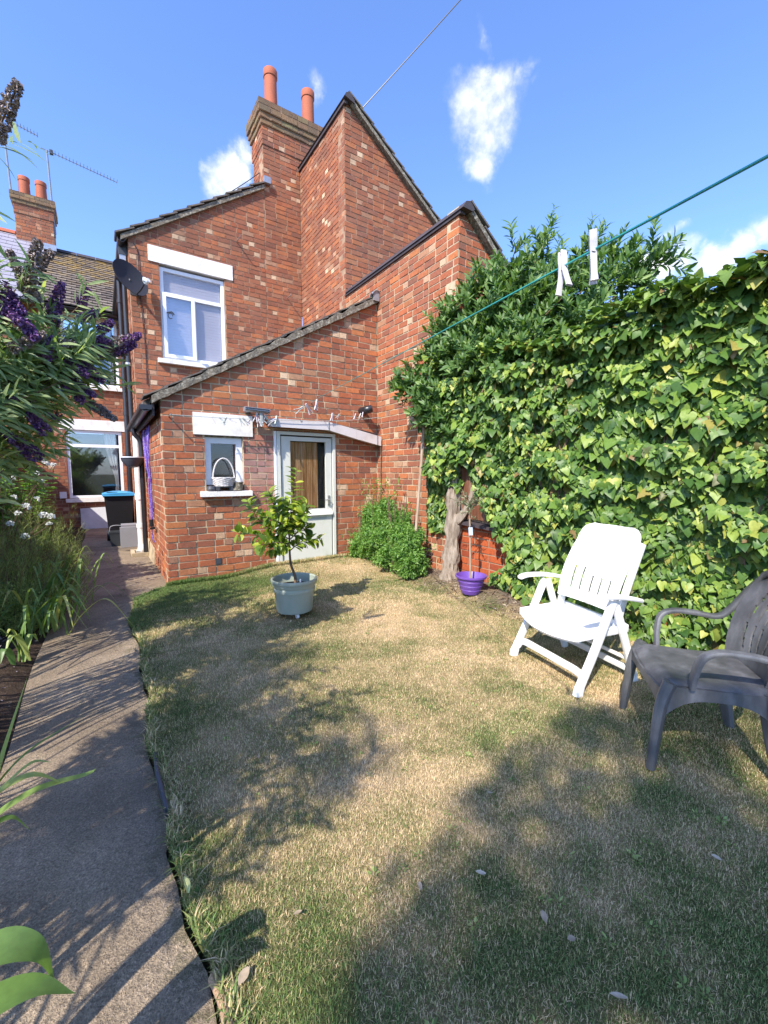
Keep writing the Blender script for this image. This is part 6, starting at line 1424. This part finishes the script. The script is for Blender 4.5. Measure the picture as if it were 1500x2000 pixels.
# ------------------------------------------------------------------ the grass itself
def blades(n, x0, x1, y0, y1, h, w, name, keepfn=None, lay=.55, simple=False):
    x = RNG.uniform(x0, x1, n); y = RNG.uniform(y0, y1, n)
    ex = np.array([edge_x(min(v, 5.36)) for v in np.linspace(-4, 5.4, 600)]); e = np.interp(y, np.linspace(-4, 5.4, 600), ex)
    k = x > e - .012
    if keepfn is not None: k &= keepfn(x, y)
    x, y = x[k], y[k]; n = len(x)
    s = lambda v, a, b: np.clip((v - a) / (b - a), 0, 1) ** 2 * (3 - 2 * np.clip((v - a) / (b - a), 0, 1))
    z = .012 * np.sin(x * 2.1 + y * 1.3) * np.sin(y * 1.7) + .005 * np.sin(x * 7 + 2) * np.sin(y * 6) + .085 * s(x, 2.9, 3.35) * s(y, 2.2, 3.0) + .085 * s(y, 4.3, 5.2) * s(x, 1.1, 1.9) - .004
    a = RNG.uniform(0, 2 * np.pi, n); H = h * RNG.uniform(.5, 1.25, n); lean = np.abs(RNG.normal(lay, .35, n)); ca, sa = np.cos(a), np.sin(a); b = a + RNG.normal(0, .5, n)
    top = np.stack([x + np.cos(b) * H * lean, y + np.sin(b) * H * lean, z + H * np.maximum(.25, 1 - .55 * lean)], 1)
    mid = np.stack([x + np.cos(b) * H * lean * .35, y + np.sin(b) * H * lean * .35, z + H * .62 * np.maximum(.4, 1 - .4 * lean)], 1)
    wv = np.stack([-np.sin(b), np.cos(b), 0 * b], 1) * (w * RNG.uniform(.6, 1.3, n) / 2)[:, None]; base = np.stack([x, y, z], 1)
    if simple:
        V = np.stack([base - wv * 1.2, base + wv * 1.2, top], 1).reshape(-1, 3); me = mesh_np(name, V, np.arange(3 * n), np.full(n, 3), M['grass'], np.repeat(RNG.random(n), 3)); o = link(name, me); o['kind'] = 'stuff'; return o
    V = np.stack([base - wv, base + wv, mid + wv * .8, mid - wv * .8, top], 1).reshape(-1, 3); off = np.arange(n) * 5
    fl = (off[:, None] + np.array([0, 1, 2, 3, 3, 2, 4])[None, :]).ravel()
    me = mesh_np(name, V, fl, np.tile([4, 3], n), M['grass'], np.repeat(RNG.random(n), 5)); o = link(name, me); o['kind'] = 'stuff'; return o
bare = lambda x, y: ~(((x > 3.0) & (y > 2.1) & (RNG.random(len(x)) < np.clip((x - 2.95) * 4, 0, 1))) | ((np.hypot(x - 1.45, y - 3.55) < .34) & (RNG.random(len(x)) < .75)))
blades(230000, .12, 2.2, .15, 1.5, .018, .0019, 'grass', bare)
blades(230000, .12, 3.35, 1.5, 3.2, .020, .0030, 'grass', bare, simple=True)
blades(160000, .12, 3.45, 3.2, 5.39, .024, .0042, 'grass', bare, simple=True)
blades(70000, 2.2, 3.4, .15, 1.5, .02, .0024, 'grass', bare)
blades(30000, .1, 3.4, -3.0, .15, .03, .005, 'grass', simple=True)
edge_k = lambda x, y: (x < np.interp(y, np.linspace(-4, 5.4, 600), [edge_x(min(v, 5.36)) for v in np.linspace(-4, 5.4, 600)]) + .035) & (np.sin(y * 9) + np.sin(y * 23) > -.9)
blades(60000, .1, .75, .2, 5.35, .048, .0042, 'grass', edge_k, .8)
wall_k = lambda x, y: (y > 5.30) & ((x > .62) | (y < 5.37))
blades(60000, .55, 3.3, 5.2, 5.39, .055, .0045, 'grass', wall_k, .45)

# litter along the wall foot
n = 1500; x = RNG.uniform(2.95, 3.44, n); y = RNG.uniform(2.0, 4.1, n); z = np.array([lawn_z(a, b) for a, b in zip(x, y)]) + .006
P = np.stack([x, y, z], 1); o = scatter('litter', None, [SMALL], np.zeros(n, int), P, frames(P, rn(n) * np.array([[1, 1, .2]]), np.array([[0, 0, 1.0]]) + rn(n, .35), RNG.uniform(.012, .04, n)), leaf_mat('dead leaf litter', [(0, (.10, .065, .045)), (.5, (.23, .16, .11)), (1, (.40, .33, .26))], .9, .05, .2))
mb = MB()
for k in range(22):
    a = Vector((rr.uniform(3.0, 3.4), rr.uniform(2.2, 3.6), 0)); a.z = lawn_z(a.x, a.y) + .012; b = a + Vector((rr.uniform(-.15, .15), rr.uniform(-.15, .15), rr.uniform(0, .02))); mb.tube([a, a.lerp(b, .5) + Vector((.01, 0, .012)), b], .004, 4)
tw_ = mb.build('twigs', M['stem']); tag(tw_, kind='stuff')
n = 500; x = RNG.uniform(-1.3, -.47, n); y = RNG.uniform(1.0, 4.5, n); P = np.stack([x, y, np.full(n, .045)], 1)
o = scatter('bed_litter', None, [SMALL], np.zeros(n, int), P, frames(P, rn(n) * np.array([[1, 1, .2]]), np.array([[0, 0, 1.0]]) + rn(n, .35), RNG.uniform(.01, .03, n)), M['petal_faded'])

# low weeds and clover in the turf
Ps, Ds, Ns = [], [], []
for k in range(260):
    x = rr.uniform(.25, 3.1); y = rr.uniform(.2, 5.2) if k % 2 else rr.uniform(.2, 2.4); m = rr.randint(4, 8); s = rr.uniform(.5, 1)
    for j in range(m):
        a = 6.28 * j / m + rr.uniform(-.4, .4); Ps.append((x + .006 * math.cos(a), y + .006 * math.sin(a), lawn_z(x, y) + .008)); Ds.append((math.cos(a), math.sin(a), rr.uniform(.15, .6))); Ns.append((-.3 * math.cos(a), -.3 * math.sin(a), 1))
P, D, Nn = map(np.array, (Ps, Ds, Ns)); n = len(P); scatter('weeds', None, [SMALL, LANCE2], RNG.integers(0, 2, n), P, frames(P, D, Nn + rn(n, .2), RNG.uniform(.010, .021, n)), M['needle'])
# fallen leaves lying on the lawn
M['dry_leaf'] = leaf_mat('bleached fallen leaf', [(0, (.36, .28, .20)), (.5, (.46, .37, .28)), (1, (.54, .45, .35))], .8, .1, .2)
M['yellow_leaf'] = plain('yellow fallen leaf', (.60, .58, .22), .6, .1, 30)
FALLEN = [((.25, 1.0), .040, 'pale curled leaf on the lawn nearest the lower left corner of the grass'), ((.96, .85), .034, 'rounded pale leaf fallen on the shaded middle of the near lawn'), ((.42, 1.06), .026, 'pinkish crumpled leaf pair on the sunlit grass by the path'), ((.99, .65), .032, 'slim pale leaf on the shaded lawn right of the rounded one'), ((1.0, .43), .04, 'slim pale leaf at the bottom edge of the lawn'), ((.75, .92), .03, 'thin pale sliver of leaf left of the rounded pale leaf'), ((1.02, .58), .026, 'small crumpled pale leaf close to the slim one'), ((.52, 1.79), .028, 'small whitish leaf on the left of the lawn halfway up'), ((1.25, 1.08), .026, 'thin white leaf on the green patch mid-lawn'), ((1.65, .45), .03, 'faint pale leaf at the right edge of the near lawn')]
for i, ((x, y), s, lab) in enumerate(FALLEN):
    v, f = (tmpl_lance(.42, -.25, .25) if i % 3 else tmpl_lance(.6, -.2, .2)); me = bpy.data.meshes.new('fallen_leaf'); me.from_pydata([tuple(q) for q in v], [], f); me.polygons.foreach_set('use_smooth', [True] * len(f)); me.materials.append(M['dry_leaf'])
    o = link('fallen_leaf', me); o.location = (x, y, lawn_z(x, y) + .024); o.scale = (s, s, s); o.rotation_euler = (rr.uniform(-.3, .1), rr.uniform(-.3, .3), (2.2, .9, 1.6, -.6, .7, -.5, 1.2, -.3, .9, .3)[i]); tag(o, lab, 'leaf', 'fallen leaves on the lawn')
v, f = tmpl_lance(.40, .1, .3); me = bpy.data.meshes.new('fallen_leaf'); me.from_pydata([tuple(q) for q in v], [], f); me.materials.append(M['yellow_leaf']); o = link('fallen_leaf', me); o.location = (.155, 1.31, .02); o.scale = (.05, .05, .05); o.rotation_euler = (.5, .3, .2); tag(o, 'yellow leaf on the edge where the lawn meets the path', 'leaf', 'fallen leaves on the lawn')
